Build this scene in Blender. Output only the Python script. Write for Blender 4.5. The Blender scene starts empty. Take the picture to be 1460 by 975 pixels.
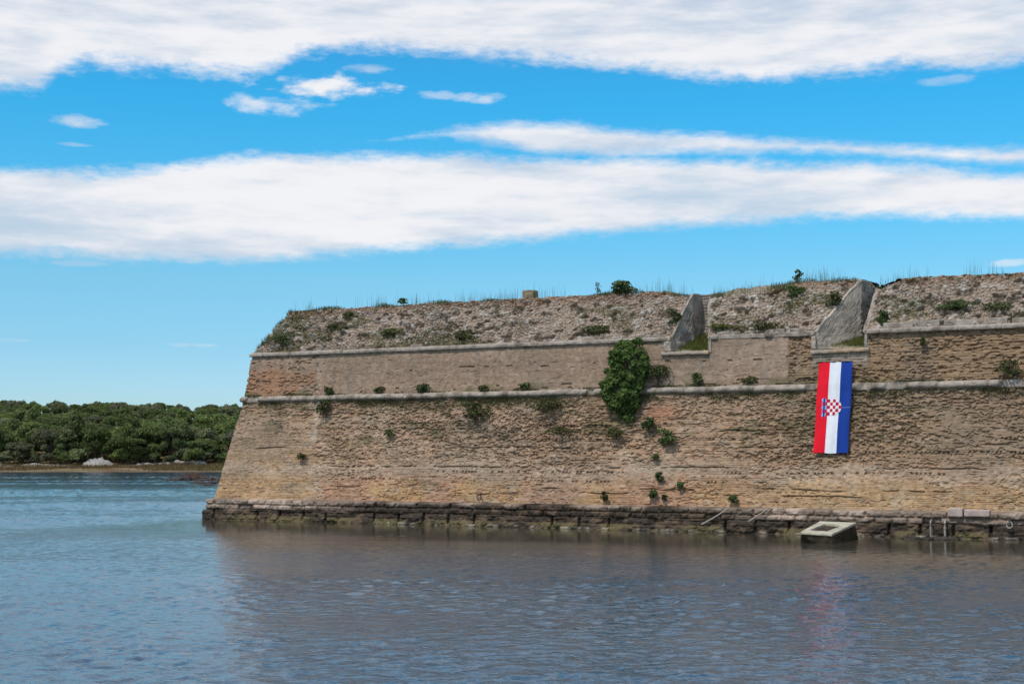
import bpy, math, random
import numpy as np
random.seed(7); rng = np.random.default_rng(7)
R = math.radians
sc = bpy.context.scene
COL = sc.collection

# ------------------------------------------------------------------ camera
CAM_H = 4.0
PITCH = math.atan((648.0 - 487.5) / 2028.0)
cam_d = bpy.data.cameras.new('camera'); cam = bpy.data.objects.new('camera', cam_d); COL.objects.link(cam)
cam_d.sensor_width = 36.0; cam_d.lens = 2028.0 / 1460.0 * 36.0
cam_d.clip_start = 0.5; cam_d.clip_end = 20000
cam.location = (0, 0, CAM_H); cam.rotation_euler = (math.pi / 2 + PITCH, 0, 0)
sc.camera = cam

# ------------------------------------------------------------------ helpers
def tag(o, label=None, cat=None, group=None, kind=None):
    if label: o['label'] = label
    if cat: o['category'] = cat
    if group: o['group'] = group
    if kind: o['kind'] = kind
    return o

def empty(name, loc=(0, 0, 0)):
    o = bpy.data.objects.new(name, None); o.location = loc; o.empty_display_size = .3
    COL.objects.link(o); return o

def mesh_data(name, V, F, mats=(), midx=None, smooth=False, col=None):
    V = np.asarray(V, dtype=np.float32).reshape(-1, 3)
    me = bpy.data.meshes.new(name)
    if isinstance(F, np.ndarray):
        k = F.shape[1]; nf = len(F)
        me.vertices.add(len(V)); me.vertices.foreach_set('co', V.ravel())
        me.loops.add(nf * k); me.loops.foreach_set('vertex_index', F.astype(np.int32).ravel())
        me.polygons.add(nf)
        me.polygons.foreach_set('loop_start', np.arange(0, nf * k, k, dtype=np.int32))
    else:
        me.from_pydata([tuple(v) for v in V], [], F)
    for m in mats: me.materials.append(m)
    if midx is not None: me.polygons.foreach_set('material_index', np.asarray(midx, dtype=np.int32))
    me.update(calc_edges=True)
    me.polygons.foreach_set('use_smooth', np.full(len(me.polygons), smooth))
    if col is not None:
        a = me.color_attributes.new('tint', 'FLOAT_COLOR', 'POINT')
        c = np.ones((len(V), 4), dtype=np.float32); c[:, :3] = col
        a.data.foreach_set('color', c.ravel())
    me.validate()
    return me

def link(name, me, parent=None, loc=None):
    o = bpy.data.objects.new(name, me); COL.objects.link(o)
    if loc is not None: o.location = loc
    if parent is not None: o.parent = parent
    return o

def obj(name, V, F, mats, parent=None, **k):
    return link(name, mesh_data(name, V, F, mats if isinstance(mats, (list, tuple)) else [mats], **k), parent)

# ---- numpy noise
def _h(ix, iy, seed=0):
    ix = ix.astype(np.int64); iy = iy.astype(np.int64)
    n = (ix * 374761393 + iy * 668265263 + seed * 974634777) & 0xffffffff
    n = ((n ^ (n >> 13)) * 1274126177) & 0xffffffff
    n = ((n ^ (n >> 16)) * 2246822519) & 0xffffffff
    return ((n ^ (n >> 15)) & 0xffffff) / float(0xffffff)
def vn(x, y, seed=0):
    x = np.asarray(x, float); y = np.asarray(y, float)
    ix = np.floor(x); iy = np.floor(y); fx = x - ix; fy = y - iy
    fx = fx * fx * (3 - 2 * fx); fy = fy * fy * (3 - 2 * fy)
    a = _h(ix, iy, seed); b = _h(ix + 1, iy, seed); c = _h(ix, iy + 1, seed); d = _h(ix + 1, iy + 1, seed)
    return (a * (1 - fx) + b * fx) * (1 - fy) + (c * (1 - fx) + d * fx) * fy
def fbm(x, y, seed=0, o=4):
    x = np.asarray(x, float); y = np.asarray(y, float)
    t = 0; a = 1; s = 0
    for i in range(o):
        t = t + a * vn(x * 2 ** i + 17.3 * i, y * 2 ** i + 5.1 * i, seed + i); s += a; a *= .5
    return t / s
def ss(a, b, x):
    t = np.clip((x - a) / (b - a), 0, 1); return t * t * (3 - 2 * t)
def voro(x, y, seed=0):
    ix = np.floor(x); iy = np.floor(y)
    f1 = np.full(x.shape, 9.); f2 = np.full(x.shape, 9.); hid = np.zeros(x.shape)
    for dx in (-1, 0, 1):
        for dy in (-1, 0, 1):
            cx = ix + dx; cy = iy + dy
            px = cx + .1 + .8 * _h(cx, cy, seed); py = cy + .1 + .8 * _h(cx, cy, seed + 1)
            dd = np.hypot(px - x, py - y); h = _h(cx, cy, seed + 2)
            new = dd < f1
            f2 = np.where(new, f1, np.minimum(f2, dd)); hid = np.where(new, h, hid); f1 = np.where(new, dd, f1)
    return f1, f2, hid
def mix(a, b, t):
    return a * (1 - t[..., None]) + np.asarray(b) * t[..., None]

# ------------------------------------------------------------------ materials
def nt(name):
    m = bpy.data.materials.new(name); m.use_nodes = True
    t = m.node_tree; b = t.nodes['Principled BSDF']; return m, t, b
def N(t, typ, **k):
    n = t.nodes.new(typ)
    for a, v in k.items(): setattr(n, a, v)
    return n
def stone_mat(name, color=None, rough=.92, grain=9., amt=.35, bump=.02, bscale=14., tint=None, tscale=.6, attr=False):
    m, t, b = nt(name); L = t.links
    b.inputs['Roughness'].default_value = rough; b.inputs['Specular IOR Level'].default_value = .2
    tc = N(t, 'ShaderNodeTexCoord')
    n1 = N(t, 'ShaderNodeTexNoise'); n1.inputs['Scale'].default_value = grain; n1.inputs['Detail'].default_value = 5; n1.inputs['Roughness'].default_value = .65
    L.new(tc.outputs['Object'], n1.inputs['Vector'])
    mr = N(t, 'ShaderNodeMapRange'); mr.inputs[1].default_value = .3; mr.inputs[2].default_value = .7
    mr.inputs[3].default_value = 1 - amt; mr.inputs[4].default_value = 1 + amt
    L.new(n1.outputs['Fac'], mr.inputs[0])
    if attr:
        src = N(t, 'ShaderNodeAttribute', attribute_name='tint').outputs['Color']
    else:
        rgb = N(t, 'ShaderNodeRGB'); rgb.outputs[0].default_value = (*color, 1); src = rgb.outputs[0]
    if tint:
        n2 = N(t, 'ShaderNodeTexNoise'); n2.inputs['Scale'].default_value = tscale; n2.inputs['Detail'].default_value = 4
        L.new(tc.outputs['Object'], n2.inputs['Vector'])
        r2 = N(t, 'ShaderNodeMapRange'); r2.inputs[1].default_value = .45; r2.inputs[2].default_value = .68
        L.new(n2.outputs['Fac'], r2.inputs[0])
        mx = N(t, 'ShaderNodeMix', data_type='RGBA'); L.new(r2.outputs[0], mx.inputs[0]); L.new(src, mx.inputs[6]); mx.inputs[7].default_value = (*tint, 1)
        src = mx.outputs[2]
    mu = N(t, 'ShaderNodeVectorMath', operation='SCALE'); L.new(src, mu.inputs[0]); L.new(mr.outputs[0], mu.inputs['Scale'])
    L.new(mu.outputs[0], b.inputs['Base Color'])
    n3 = N(t, 'ShaderNodeTexNoise'); n3.inputs['Scale'].default_value = bscale; n3.inputs['Detail'].default_value = 4
    L.new(tc.outputs['Object'], n3.inputs['Vector'])
    bp = N(t, 'ShaderNodeBump'); bp.inputs['Distance'].default_value = bump; bp.inputs['Strength'].default_value = 1
    L.new(n3.outputs['Fac'], bp.inputs['Height']); L.new(bp.outputs[0], b.inputs['Normal'])
    return m
def leaf_mat(name, c1, c2, scale=.5, rnd=.25, trans=.25, c3=None):
    m, t, b = nt(name); L = t.links
    tc = N(t, 'ShaderNodeTexCoord'); oi = N(t, 'ShaderNodeObjectInfo')
    n1 = N(t, 'ShaderNodeTexNoise'); n1.inputs['Scale'].default_value = scale; n1.inputs['Detail'].default_value = 3
    L.new(tc.outputs['Object'], n1.inputs['Vector'])
    mr = N(t, 'ShaderNodeMapRange'); mr.inputs[1].default_value = .35; mr.inputs[2].default_value = .65
    L.new(n1.outputs['Fac'], mr.inputs[0])
    mx = N(t, 'ShaderNodeMix', data_type='RGBA'); L.new(mr.outputs[0], mx.inputs[0]); mx.inputs[6].default_value = (*c1, 1); mx.inputs[7].default_value = (*c2, 1)
    src = mx.outputs[2]
    if c3:
        r3 = N(t, 'ShaderNodeMapRange'); r3.inputs[1].default_value = .55; r3.inputs[2].default_value = 1.; r3.inputs[4].default_value = .75
        L.new(oi.outputs['Random'], r3.inputs[0])
        m3 = N(t, 'ShaderNodeMix', data_type='RGBA'); L.new(r3.outputs[0], m3.inputs[0]); L.new(src, m3.inputs[6]); m3.inputs[7].default_value = (*c3, 1); src = m3.outputs[2]
    wn = N(t, 'ShaderNodeTexWhiteNoise', noise_dimensions='1D'); 
    L.new(oi.outputs['Random'], wn.inputs['W'])
    r2 = N(t, 'ShaderNodeMapRange'); r2.inputs[3].default_value = 1 - rnd; r2.inputs[4].default_value = 1 + rnd; L.new(wn.outputs[0], r2.inputs[0])
    mu = N(t, 'ShaderNodeVectorMath', operation='SCALE'); L.new(src, mu.inputs[0]); L.new(r2.outputs[0], mu.inputs['Scale'])
    L.new(mu.outputs[0], b.inputs['Base Color']); b.inputs['Roughness'].default_value = .7; b.inputs['Specular IOR Level'].default_value = .25
    tr = N(t, 'ShaderNodeBsdfTranslucent'); L.new(mu.outputs[0], tr.inputs['Color'])
    ms = N(t, 'ShaderNodeMixShader'); ms.inputs[0].default_value = trans
    out = t.nodes['Material Output']; L.new(b.outputs[0], ms.inputs[1]); L.new(tr.outputs[0], ms.inputs[2]); L.new(ms.outputs[0], out.inputs['Surface'])
    return m
def plain_mat(name, c, rough=.6, **k):
    return stone_mat(name, c, rough, grain=6., amt=.12, bump=.003, bscale=30., **k)

M_brick = stone_mat('weathered_brick', attr=True, grain=5., amt=.22, bump=.03, bscale=16.)
M_rubble = stone_mat('rubble_masonry', attr=True, grain=4., amt=.2, bump=.03, bscale=12.)
M_plinth = stone_mat('plinth_stone', attr=True, grain=5., amt=.25, bump=.04, bscale=8., rough=.75)
M_lime = stone_mat('pale_limestone', (.37, .315, .26), grain=3.5, amt=.28, bump=.03, bscale=9., tint=(.17, .14, .105), tscale=1.6)
M_sill = stone_mat('sill_limestone', (.40, .335, .265), grain=3.5, amt=.2, bump=.02, bscale=9., tint=(.5, .34, .2), tscale=.7)
M_plaster = stone_mat('grey_cheek_plaster', (.47, .395, .32), grain=3.2, amt=.5, bump=.09, bscale=4., tint=(.27, .235, .19), tscale=1.1)
M_top = stone_mat('mortar_top', (.27, .23, .17), grain=3., amt=.25, bump=.04, bscale=6., tint=(.12, .12, .06), tscale=.5)
M_concrete = stone_mat('pale_concrete', (.52, .48, .37), grain=5., amt=.15, bump=.01, bscale=12., tint=(.32, .29, .2), tscale=1.5)
M_darkrock = stone_mat('wet_dark_rock', (.055, .045, .035), grain=3., amt=.4, bump=.05, bscale=6., rough=.55)
M_whiterock = stone_mat('white_shore_rock', (.36, .33, .30), grain=1.5, amt=.3, bump=.05, bscale=3., tint=(.26, .24, .2), tscale=.5)
M_redrock = stone_mat('reddish_rock', (.07, .042, .032), grain=3., amt=.4, bump=.05, bscale=6.)
M_trunk = stone_mat('bark', (.11, .085, .065), grain=6., amt=.3)
M_pine = leaf_mat('pine_foliage', (.095, .135, .040), (.19, .235, .07), scale=.3, rnd=.35, trans=.35, c3=(.19, .18, .12))
M_shrub = leaf_mat('shrub_leaves', (.06, .10, .028), (.13, .17, .06), scale=2.5, rnd=.2)
M_bush = leaf_mat('fig_leaves', (.060, .115, .022), (.15, .215, .06), scale=1.6, rnd=.0)
M_weed = leaf_mat('wall_weeds', (.06, .075, .025), (.12, .125, .045), scale=1.5, rnd=.25)
M_grass = leaf_mat('crest_grass', (.075, .10, .035), (.15, .15, .065), scale=.8, rnd=.1)
M_lush = leaf_mat('embrasure_grass', (.10, .13, .025), (.16, .155, .04), scale=1.5, rnd=.1)
M_marsh = leaf_mat('marsh_grass', (.20, .125, .06), (.17, .14, .055), scale=.05, rnd=.1)
M_white = plain_mat('white_paint', (.33, .31, .28))
M_wood = plain_mat('grey_driftwood', (.34, .30, .25), rough=.85)
M_iron = plain_mat('rusty_iron', (.05, .04, .035), rough=.7)

# ------------------------------------------------------------------ wall frame of reference
C0 = np.array([-18.885, 89.043]); D = np.array([0.89132, -0.45337]); I = np.array([0.45337, 0.89132])
PROF_Z = [-3, 0, 1.3, 7.5, 10.3, 13.07]
PROF_N = [-.35, 0., .3, 1.5, 1.75, 3.41]     # inward offset of the front face
PROF_S = [-.35, 0., .2, 1.45, 1.85, 3.55]    # inward offset of the flank
def nz(z): return np.interp(z, PROF_Z, PROF_N)
def sz(z): return np.interp(z, PROF_Z, PROF_S)
def W(s, n, z):
    s = np.asarray(s, float); n = np.asarray(n, float); z = np.asarray(z, float)
    s, n, z = np.broadcast_arrays(s, n, z)
    return np.stack([C0[0] + D[0] * s + I[0] * n, C0[1] + D[1] * s + I[1] * n, z], -1)
def grid_faces(a, b, keep=None):
    i = np.arange(a - 1)[:, None]; j = np.arange(b - 1)[None, :]
    v = i * b + j
    F = np.stack([v, v + b, v + b + 1, v + 1], -1)
    if keep is not None: return F[keep]
    return F.reshape(-1, 4)
def UG(step=.06, end=75., flank=42.):
    a = [0.]; st = step
    while a[-1] < flank:
        a.append(a[-1] + (step if a[-1] < 2 else min(.6, st)));
        if a[-1] > 2: st *= 1.06
    fl = -np.array(a[1:][::-1])
    fr = np.arange(0, 50.5, step)
    b = [fr[-1]]; st = step
    while b[-1] < end: st = min(.35, st * 1.04); b.append(b[-1] + st)
    return np.concatenate([fl, fr, np.array(b[1:])])
def strip(u, n0, s0, z, disp):
    """u (A,) path, n0/s0/z (B,) or (A,B); disp (A,B) outward displacement. -> verts (A,B,3)"""
    A = len(u); B = n0.shape[-1]
    n0 = np.broadcast_to(n0, (A, B)); s0 = np.broadcast_to(s0, (A, B)); z = np.broadcast_to(z, (A, B))
    U = u[:, None]
    wf = ss(-.12, .12, U) ; wf = np.broadcast_to(wf, (A, B)); ws = 1 - wf
    corner = np.exp(-(U / .12) ** 2) * .6
    on = wf + corner * ws; os_ = ws + corner * wf
    s = s0 + np.maximum(U, 0) - disp * os_
    n = n0 + np.maximum(-U, 0) - disp * on
    return W(s, n, z)

# embrasure geometry: openings (front s-range) and cheek lines
E1 = dict(a=29.98, b=32.13, sill=9.52)
E2 = dict(a=37.90, b=40.50, sill=9.42)
def cheek_l(k, n):   # s of left cheek at depth n
    if k == 1: return np.interp(n, [1.0, 1.75, 3.3, 6.5], [29.75, 29.95, 30.72, 31.15])
    return np.interp(n, [1.0, 1.75, 3.15, 3.45, 5.6], [37.6, 37.92, 39.55, 39.93, 40.28])
def cheek_r(k, n):
    if k == 1: return np.interp(n, [1.0, 1.75, 3.2, 6.5], [32.2, 32.14, 31.72, 31.5])
    return np.interp(n, [1.0, 1.75, 3.2, 6.5], [40.42, 40.48, 40.84, 41.1])

# ---- erosion and colour as functions of (s, z)
def brick_fields(s, z, ch=.095, bl=.24):
    row = np.floor(z / ch + .35 * (fbm(s * .25, z * .3, 90, 2) - .5)); fz = z / ch - np.floor(z / ch)
    off = _h(row, row * 0, 3) * bl
    idx = np.floor((s + off) / bl + .3 * (vn(s * .9, row, 95) - .5)); 
    return row, idx
def lower_field(s, z):
    row, idx = brick_fields(s, z)
    r = _h(row, idx, 11); run = vn(s * .9 + row * 7.7, row * 1.0, 12)
    rag = fbm(s * .22, z * .55, 20, 3)
    left = ss(8.2, 6.6, s); right = ss(34, 38, s + 3 * (fbm(s * .3, z * .5, 21, 2) - .5))
    up = ss(3.0, 3.9, z + 1.2 * (fbm(s * .12, z * .2, 22, 3) - .5))
    E = .20 + .46 * up * (1 - left) + .07 * right - .06 * left + .9 * (rag - .5)
    E += left * .45 * ss(5.2, 6.8, z)
    E = np.clip(E, .03, 1.)
    # ragged fallen-brick pockets: stretched noise warped
    wx = s + .5 * (fbm(s * 1.1, z * 1.1, 24, 2) - .5); wz = z + .13 * (fbm(s * 1.1, z * 1.1, 25, 2) - .5)
    p = .46 * fbm(wx * 4.6, wz * 13, 26, 3) + .26 * vn(wx * 9., wz * 19., 17) + .28 * fbm(wx * 1.1, wz * 3.6, 19, 3)
    pocket = ss(.625 - .17 * E, .665 - .17 * E, p)
    hole = ((r * .55 + run * .45) > (1.0 - .42 * E)).astype(float)
    depth = -.045 * hole - (.04 + .06 * _h(row, idx, 13)) * pocket * (.4 + E) - .014 * r
    depth += .12 * (fbm(s * .35, z * .5, 27, 3) - .5) + .03 * (fbm(s * 2.2, z * 2.2, 28, 2) - .5)
    depth -= .08 * ss(.55, .75, fbm(s * .3, z * .9, 29, 3)) * up * (1 - left)
    jog = (fbm(s * 5, z * 9, 30, 2) - .5) * .05 * (.3 + E)
    for q, (z0_, f_, th_) in enumerate([(3.32, .16, .47), (5.25, .2, .55), (4.4, .25, .56), (2.2, .3, .58), (6.4, .22, .57), (1.85, .25, .55)]):
        zl = z0_ + .16 * (fbm(s * .12, s * 0 + q, 310 + q, 2) - .5) + .16 * (fbm(s * 1.1, s * 0 + q, 320 + q, 3) - .5)
        mk = ss(th_, th_ + .06, fbm(s * f_ + q * 9, s * 0, 330 + q, 3)) * ss(.36, .5, fbm(s * 1.3 + q * 3, s * 0, 380 + q, 3))
        depth = depth - .08 * mk * np.exp(-((z - zl) / .035) ** 2) + .05 * mk * ss(zl, zl + .03, z) * ss(zl + .5, zl, z)
    for q, (z0_, th_) in enumerate([(3.02, .50), (4.05, .53), (4.75, .52), (5.6, .54), (2.55, .56)]):
        zl = z0_ + .12 * (fbm(s * .15, s * 0 + q, 340 + q, 2) - .5)
        mk = ss(th_, th_ + .05, fbm(s * .25 + q * 5, s * 0, 350 + q, 3)) * ss(8, 10, s)
        cell = s / .21 + .3 * vn(s * 2., s * 0, 360 + q); on = (_h(np.floor(cell), s * 0 + q, 370) > .35) * ss(.32, .22, np.abs(cell - np.floor(cell) - .5))
        depth = depth - .09 * mk * on * ss(.10, .06, np.abs(z - zl))
    depth = depth + jog
    base = np.ones(s.shape + (3,)) * np.array([.355, .262, .185])
    n1 = fbm(s * .16, z * .35, 31, 4)
    base = mix(base, [.40, .305, .225], ss(.45, .65, n1))
    base = mix(base, [.25, .205, .14], .5 * ss(.48, .66, fbm(s * .9, z * 2.2, 39, 4)) * (.35 + .65 * up))
    base = mix(base, [.31, .22, .14], .75 * right * up)
    low = ss(3.4, 1.8, z + 1.6 * (fbm(s * .25, z * .4, 32, 3) - .5))
    pink = low * ss(6.5, 8.5, s) * ss(40, 30, s)
    base = mix(base, [.39, .235, .155], .75 * pink)
    base = mix(base, [.43, .30, .15], .7 * low * (1 - ss(30, 38, s)) * ss(.5, .62, fbm(s * .3, z * .5, 33, 3)))
    base = mix(base, [.40, .29, .16], .8 * low * ss(33, 38, s))
    base = mix(base, [.41, .29, .16], .8 * left * ss(4.6, 3.0, z + .8 * (n1 - .5)))
    base = mix(base, [.40, .33, .265], .7 * np.exp(-((z - 3.1 - .5 * (fbm(s * .2, s * 0, 34, 2) - .5)) / .35) ** 2))
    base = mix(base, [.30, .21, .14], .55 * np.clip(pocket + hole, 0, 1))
    base = mix(base, [.42, .24, .15], .5 * (r > .88) * (hole < .5))
    base = mix(base, [.36, .34, .28], .4 * ss(.60, .74, fbm(s * .9, z * 1.5, 35, 4)))
    base = mix(base, [.45, .37, .29], .55 * ss(.62, .72, fbm(s * 3.1, z * 6, 85, 3)))
    base = mix(base, [.20, .145, .10], .45 * ss(.60, .70, fbm(s * 4.1, z * 9, 86, 3)))
    moss = ss(6.3, 7.3, z + .9 * (fbm(s * .6, z * .5, 36, 3) - .5)) * ss(.40, .58, fbm(s * .45, z * .8, 37, 3))
    moss = np.maximum(moss, .8 * ss(.60, .68, fbm(s * .5, z * 1.4, 38, 4)) * ss(3.5, 5.5, z))
    base = mix(base, [.105, .105, .05], .8 * moss)
    # grey drip quoin seam
    seam = np.exp(-((s - 7.15) / .16) ** 2) * ss(4.4, 5.2, z)
    base = mix(base, [.42, .385, .33], .7 * seam); depth = depth * (1 - .6 * seam)
    # brick-red bare patch right of the bush
    pt = np.exp(-(((s - 29.6) / .9) ** 2 + ((z - 6.25) / .45) ** 2) * 1.2)
    base = mix(base, [.42, .22, .14], np.clip(1.0 * pt, 0, .85)); depth = depth * (1 - .7 * pt)
    base *= (.86 + .28 * _h(row, idx, 14))[..., None]
    base = base * np.array([1.12, 1.02, .93])
    base = base * (.90 + .20 * vn(s * .35, row * 1.0, 393))[..., None]
    line = ss(.30, .12, z / .095 + .35 * (fbm(s * .25, z * .3, 90, 2) - .5) - row) * ss(.42, .58, fbm(s * .5, z * .8, 394, 3)); depth = depth - .022 * line; base = mix(base, [.19, .14, .10], .45 * line)
    base = mix(base, [.26, .19, .125], .35 * right * ss(3.0, 4.2, z) + .25 * ss(5.6, 6.8, z) * ss(8, 10, s))
    base = mix(base, [.24, .19, .14], .35 * ss(.56, .70, fbm(s * .22, z * .22, 391, 5)))
    return depth, base
def upper_field(s, z):
    row, idx = brick_fields(s, z)
    r = _h(row, idx, 41); run = vn(s * 1.9 + row * 3.3, row * 1.0, 42)
    left = ss(7.5, 6.7, s); right = ss(36.45, 36.6, s)
    under2 = ss(37.7, 37.8, s) * ss(40.7, 40.6, s) * ss(8.2, 8.9, z)
    mid2 = ss(29.6, 29.9, s) * (1 - right)
    E = .02 + .40 * left + .62 * right * (1 - .6 * under2) + .2 * (fbm(s * .4, z, 43, 3) - .5)
    E = np.clip(E, .0, 1.)
    wz = z + .1 * (fbm(s * 1.3, z * 1.3, 45, 2) - .5)
    p = .52 * fbm(s * 3.8, wz * 11, 46, 3) + .20 * vn(s * 7.5, wz * 15., 16) + .28 * fbm(s * 1.2, wz * 3.8, 18, 3)
    pocket = ss(.64 - .18 * E, .69 - .18 * E, p)
    slit = ((run > .83 - .08 * mid2) & (_h(row, row * 0, 47) > .6) & (_h(row, idx, 58) > .35)).astype(float) * (1 - right)
    hole = ((r * .55 + run * .45) > (1.02 - .45 * E)).astype(float)
    depth = -.055 * hole - (.045 + .065 * _h(row, idx, 48)) * pocket * (.25 + E) - .07 * slit - .07 * right * (1 - under2)
    depth += .07 * (fbm(s * .4, z * .6, 49, 3) - .5) + .02 * (fbm(s * 3, z * 3, 50, 2) - .5)
    depth += (fbm(s * 5, z * 9, 51, 2) - .5) * .05 * (.2 + E)
    base = np.ones(s.shape + (3,)) * np.array([.325, .245, .185])
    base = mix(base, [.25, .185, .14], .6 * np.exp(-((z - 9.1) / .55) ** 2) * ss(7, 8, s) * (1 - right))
    base = mix(base, [.37, .295, .235], .6 * ss(.5, .65, fbm(s * .2, z * .4, 52, 4)))
    base = mix(base, [.25, .20, .15], .5 * ss(.52, .66, fbm(s * .5, z * .9, 53, 4)) * (1 - right))
    base = mix(base, [.20, .155, .115], .45 * ss(.58, .68, fbm(s * 4.1, z * 5, 87, 3)))
    base = mix(base, [.41, .33, .26], .4 * ss(.60, .70, fbm(s * 3.1, z * 5, 88, 3)))
    base = mix(base, [.31, .215, .13], .8 * right)
    base = mix(base, [.36, .34, .30], .7 * under2)
    org = left * ss(9.5, 8.9, z + .7 * (fbm(s * .5, z, 54, 3) - .5)) * ss(.32, .5, fbm(s * .5 + 9, z * .8, 55, 3))
    base = mix(base, [.36, .20, .12], .8 * org)
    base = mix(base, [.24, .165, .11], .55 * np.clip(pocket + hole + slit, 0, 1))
    base = mix(base, [.12, .115, .055], .75 * ss(.6, .7, fbm(s * .7, z * .9, 56, 3)) * ss(8.3, 7.7, z))
    seam = np.exp(-((s - 7.05) / .18) ** 2)
    base = mix(base, [.40, .35, .29], .6 * seam)
    base *= (.92 + .16 * _h(row, idx, 57))[..., None]
    base = base * np.array([1.06, .99, .92])
    base = base * (.91 + .18 * vn(s * .35, row * 1.0, 395))[..., None]
    line = ss(.30, .12, z / .095 + .35 * (fbm(s * .25, z * .3, 90, 2) - .5) - row) * right; depth = depth - .02 * line; base = mix(base, [.15, .105, .07], .4 * line)
    vs_ = ss(.55, .72, fbm(s * 1.6, z * .25, 392, 4)); base = mix(base, [.20, .165, .13], .35 * vs_)
    return depth, base
def rubble_field(s, t):
    # t = metres up the slope
    q_ = 1 + .35 * ss(26, 18, s); x = (s * 3.2 + t * .9) * 1.0; y = t * 4.0 - s * .5
    x = s * 3.6 + t * 1.2; y = t * 4.8 - s * .6
    x = x + .7 * (fbm(s * 1.3, t * 1.3, 60, 2) - .5); y = y + .7 * (fbm(s * 1.4 + 5, t * 1.4, 61, 2) - .5)
    f1, f2, h = voro(x, y, 62)
    dome = np.clip((f2 - f1) * 1.8, 0, 1) ** .6
    mortar = ss(.42, .62, fbm(s * .35, t * .6, 63, 3))     # areas where joints are filled
    mortar = np.maximum(mortar, .6 * ss(22, 29, s))
    depth = (dome - .6) * (.19 - .08 * mortar) + (h - .5) * .10 + .14 * (fbm(s * .5, t * .7, 64, 3) - .5)
    gap = ss(.10, .0, f2 - f1)
    pit = ss(.60, .68, fbm(s * 2.2, t * 3.4, 65, 3)); depth -= .13 * pit * (.4 + mortar)
    base = np.ones(s.shape + (3,)) * np.array([.31, .252, .205])
    base = mix(base, [.44, .385, .33], ss(.55, .92, h) * .85)
    base = mix(base, [.24, .185, .145], ss(.35, .05, h) * .7)
    base = mix(base, [.31, .245, .19], .6 * mortar)
    base = mix(base, [.12, .095, .07], .75 * np.clip(gap * (1 - .6 * mortar) + pit, 0, 1))
    g = ss(.53, .65, fbm(s * .45, t * .9, 66, 4) + .10 * ss(9, 3, s) + .05 * ss(.7, .2, t))
    base = mix(base, [.13, .115, .06], .75 * g)
    base = base * np.array([1.20, 1.16, 1.11])
    base = mix(base, [.50, .455, .40], .6 * ss(.80, .95, h))
    base = mix(base, [.25, .15, .09], .55 * ss(2.6, 3.1, t + .5 * (fbm(s * .8, t, 67, 2) - .5)))
    return depth, base

fort = empty('fortress_bastion', tuple(W(0, 0, 0)))
tag(fort, 'long weathered brick and stone sea bastion with sloping rubble parapet rising from the water', 'fortress')
INV = -np.array(tuple(W(0, 0, 0)))
def part(name, V, F, m, parent=None, **k):
    V = np.asarray(V, float).reshape(-1, 3) + (INV if parent is None or parent is fort else 0)
    return obj(name, V, F, m, parent or fort, **k)
def subpart(name, V, F, m, par, **k):       # par is a child of fort placed at its origin
    return obj(name, np.asarray(V, float).reshape(-1, 3) + INV, F, m, par, **k)
def scoord(u, s0): return np.where(u[:, None] > 0, s0 + u[:, None], s0 + u[:, None])

# plinth -----------------------------------------------------------------
u = UG(.05)
zz = np.concatenate([np.arange(-1.2, 0, .2), np.arange(0, 1.26, .04)])
def plinth_disp(s, z):
    ch = .31
    zrow = (z - .02 + .05 * (fbm(s * .35, s * 0, 84, 3) - .5)) / ch; row = np.floor(zrow); fz = zrow - row
    bl = .70 + .3 * _h(row, row * 0, 70)
    q = (s + _h(row, row * 0, 71) * 3) / bl + 1.1 * (vn(s * .55, row, 72) - .5); idx = np.floor(q); fs = q - idx
    e = np.minimum(np.minimum(fz, 1 - fz) * ch, np.minimum(fs, 1 - fs) * bl) + .03 * (fbm(s * 6, z * 6, 89, 2) - .5)
    pil = ss(-.01, .10, e)
    h = _h(row, idx, 73)
    topc = ss(.60, .66, z + .10 * (fbm(s * .5, s * 0, 83, 2) - .5))
    d = (.04 + .05 * topc) * pil - .03 + .08 * (h - .5) * topc + .15 * (fbm(s * 2.5, z * 3, 74, 3) - .5) + .09 * (fbm(s * 7, z * 8, 73, 2) - .5)
    low = (1 - topc)
    d += low * (.40 * (fbm(s * 1.3, z * 2.2, 75, 4) - .5) - .09)
    gapx = np.abs(((s + .5 * vn(s * .2, s * 0, 76)) / 1.65) % 1 - .5)
    d -= low * .26 * ss(.05, .015, gapx) * ss(0.02, .2, z) * (_h(np.floor(s / 1.65), s * 0, 97) > .3)
    miss = topc * (h > .93); d -= .22 * miss
    base = np.ones(s.shape + (3,)) * np.array([.33, .25, .19])
    base = mix(base, [.45, .345, .275], ss(.35, .85, h))
    base = mix(base, [.14, .11, .085], .7 * ss(.52, .64, fbm(s * 1.8, z * 2.6, 99, 4)))
    base = mix(base, [.22, .165, .125], ss(.45, .6, fbm(s * .6, z, 77, 3)) * .8)
    wet = ss(.92, .62, z + .55 * (fbm(s * .5, z * .8, 78, 3) - .5))
    midd = ss(8, 12, s) * ss(37, 31, s)          # darker, taller algae in the middle stretch
    wet = np.maximum(wet, midd * ss(1.42, 1.02, z + 1.1 * (fbm(s * .8, z * .8, 79, 3) - .5)))
    base = mix(base, [.034, .024, .016], .94 * wet)
    base = mix(base, [.19, .13, .08], .45 * wet * ss(.56, .68, fbm(s * 1.6, z * 3, 98, 3)))
    alg = ss(.36, .24, z) * ss(.46, .60, fbm(s * .7, z * 2, 80, 3))
    base = mix(base, [.14, .115, .05], .75 * alg)
    foam = ss(.14, .07, z) * ss(.03, .06, z) * ss(.52, .6, fbm(s * 3.2, z * 3, 81, 3)) * ss(10, 14, s)
    base = mix(base, [.42, .38, .33], foam * .8)
    joint = ss(.02, .0, e); base = mix(base, [.1, .08, .06], joint * .4)
    return d, base
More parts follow.
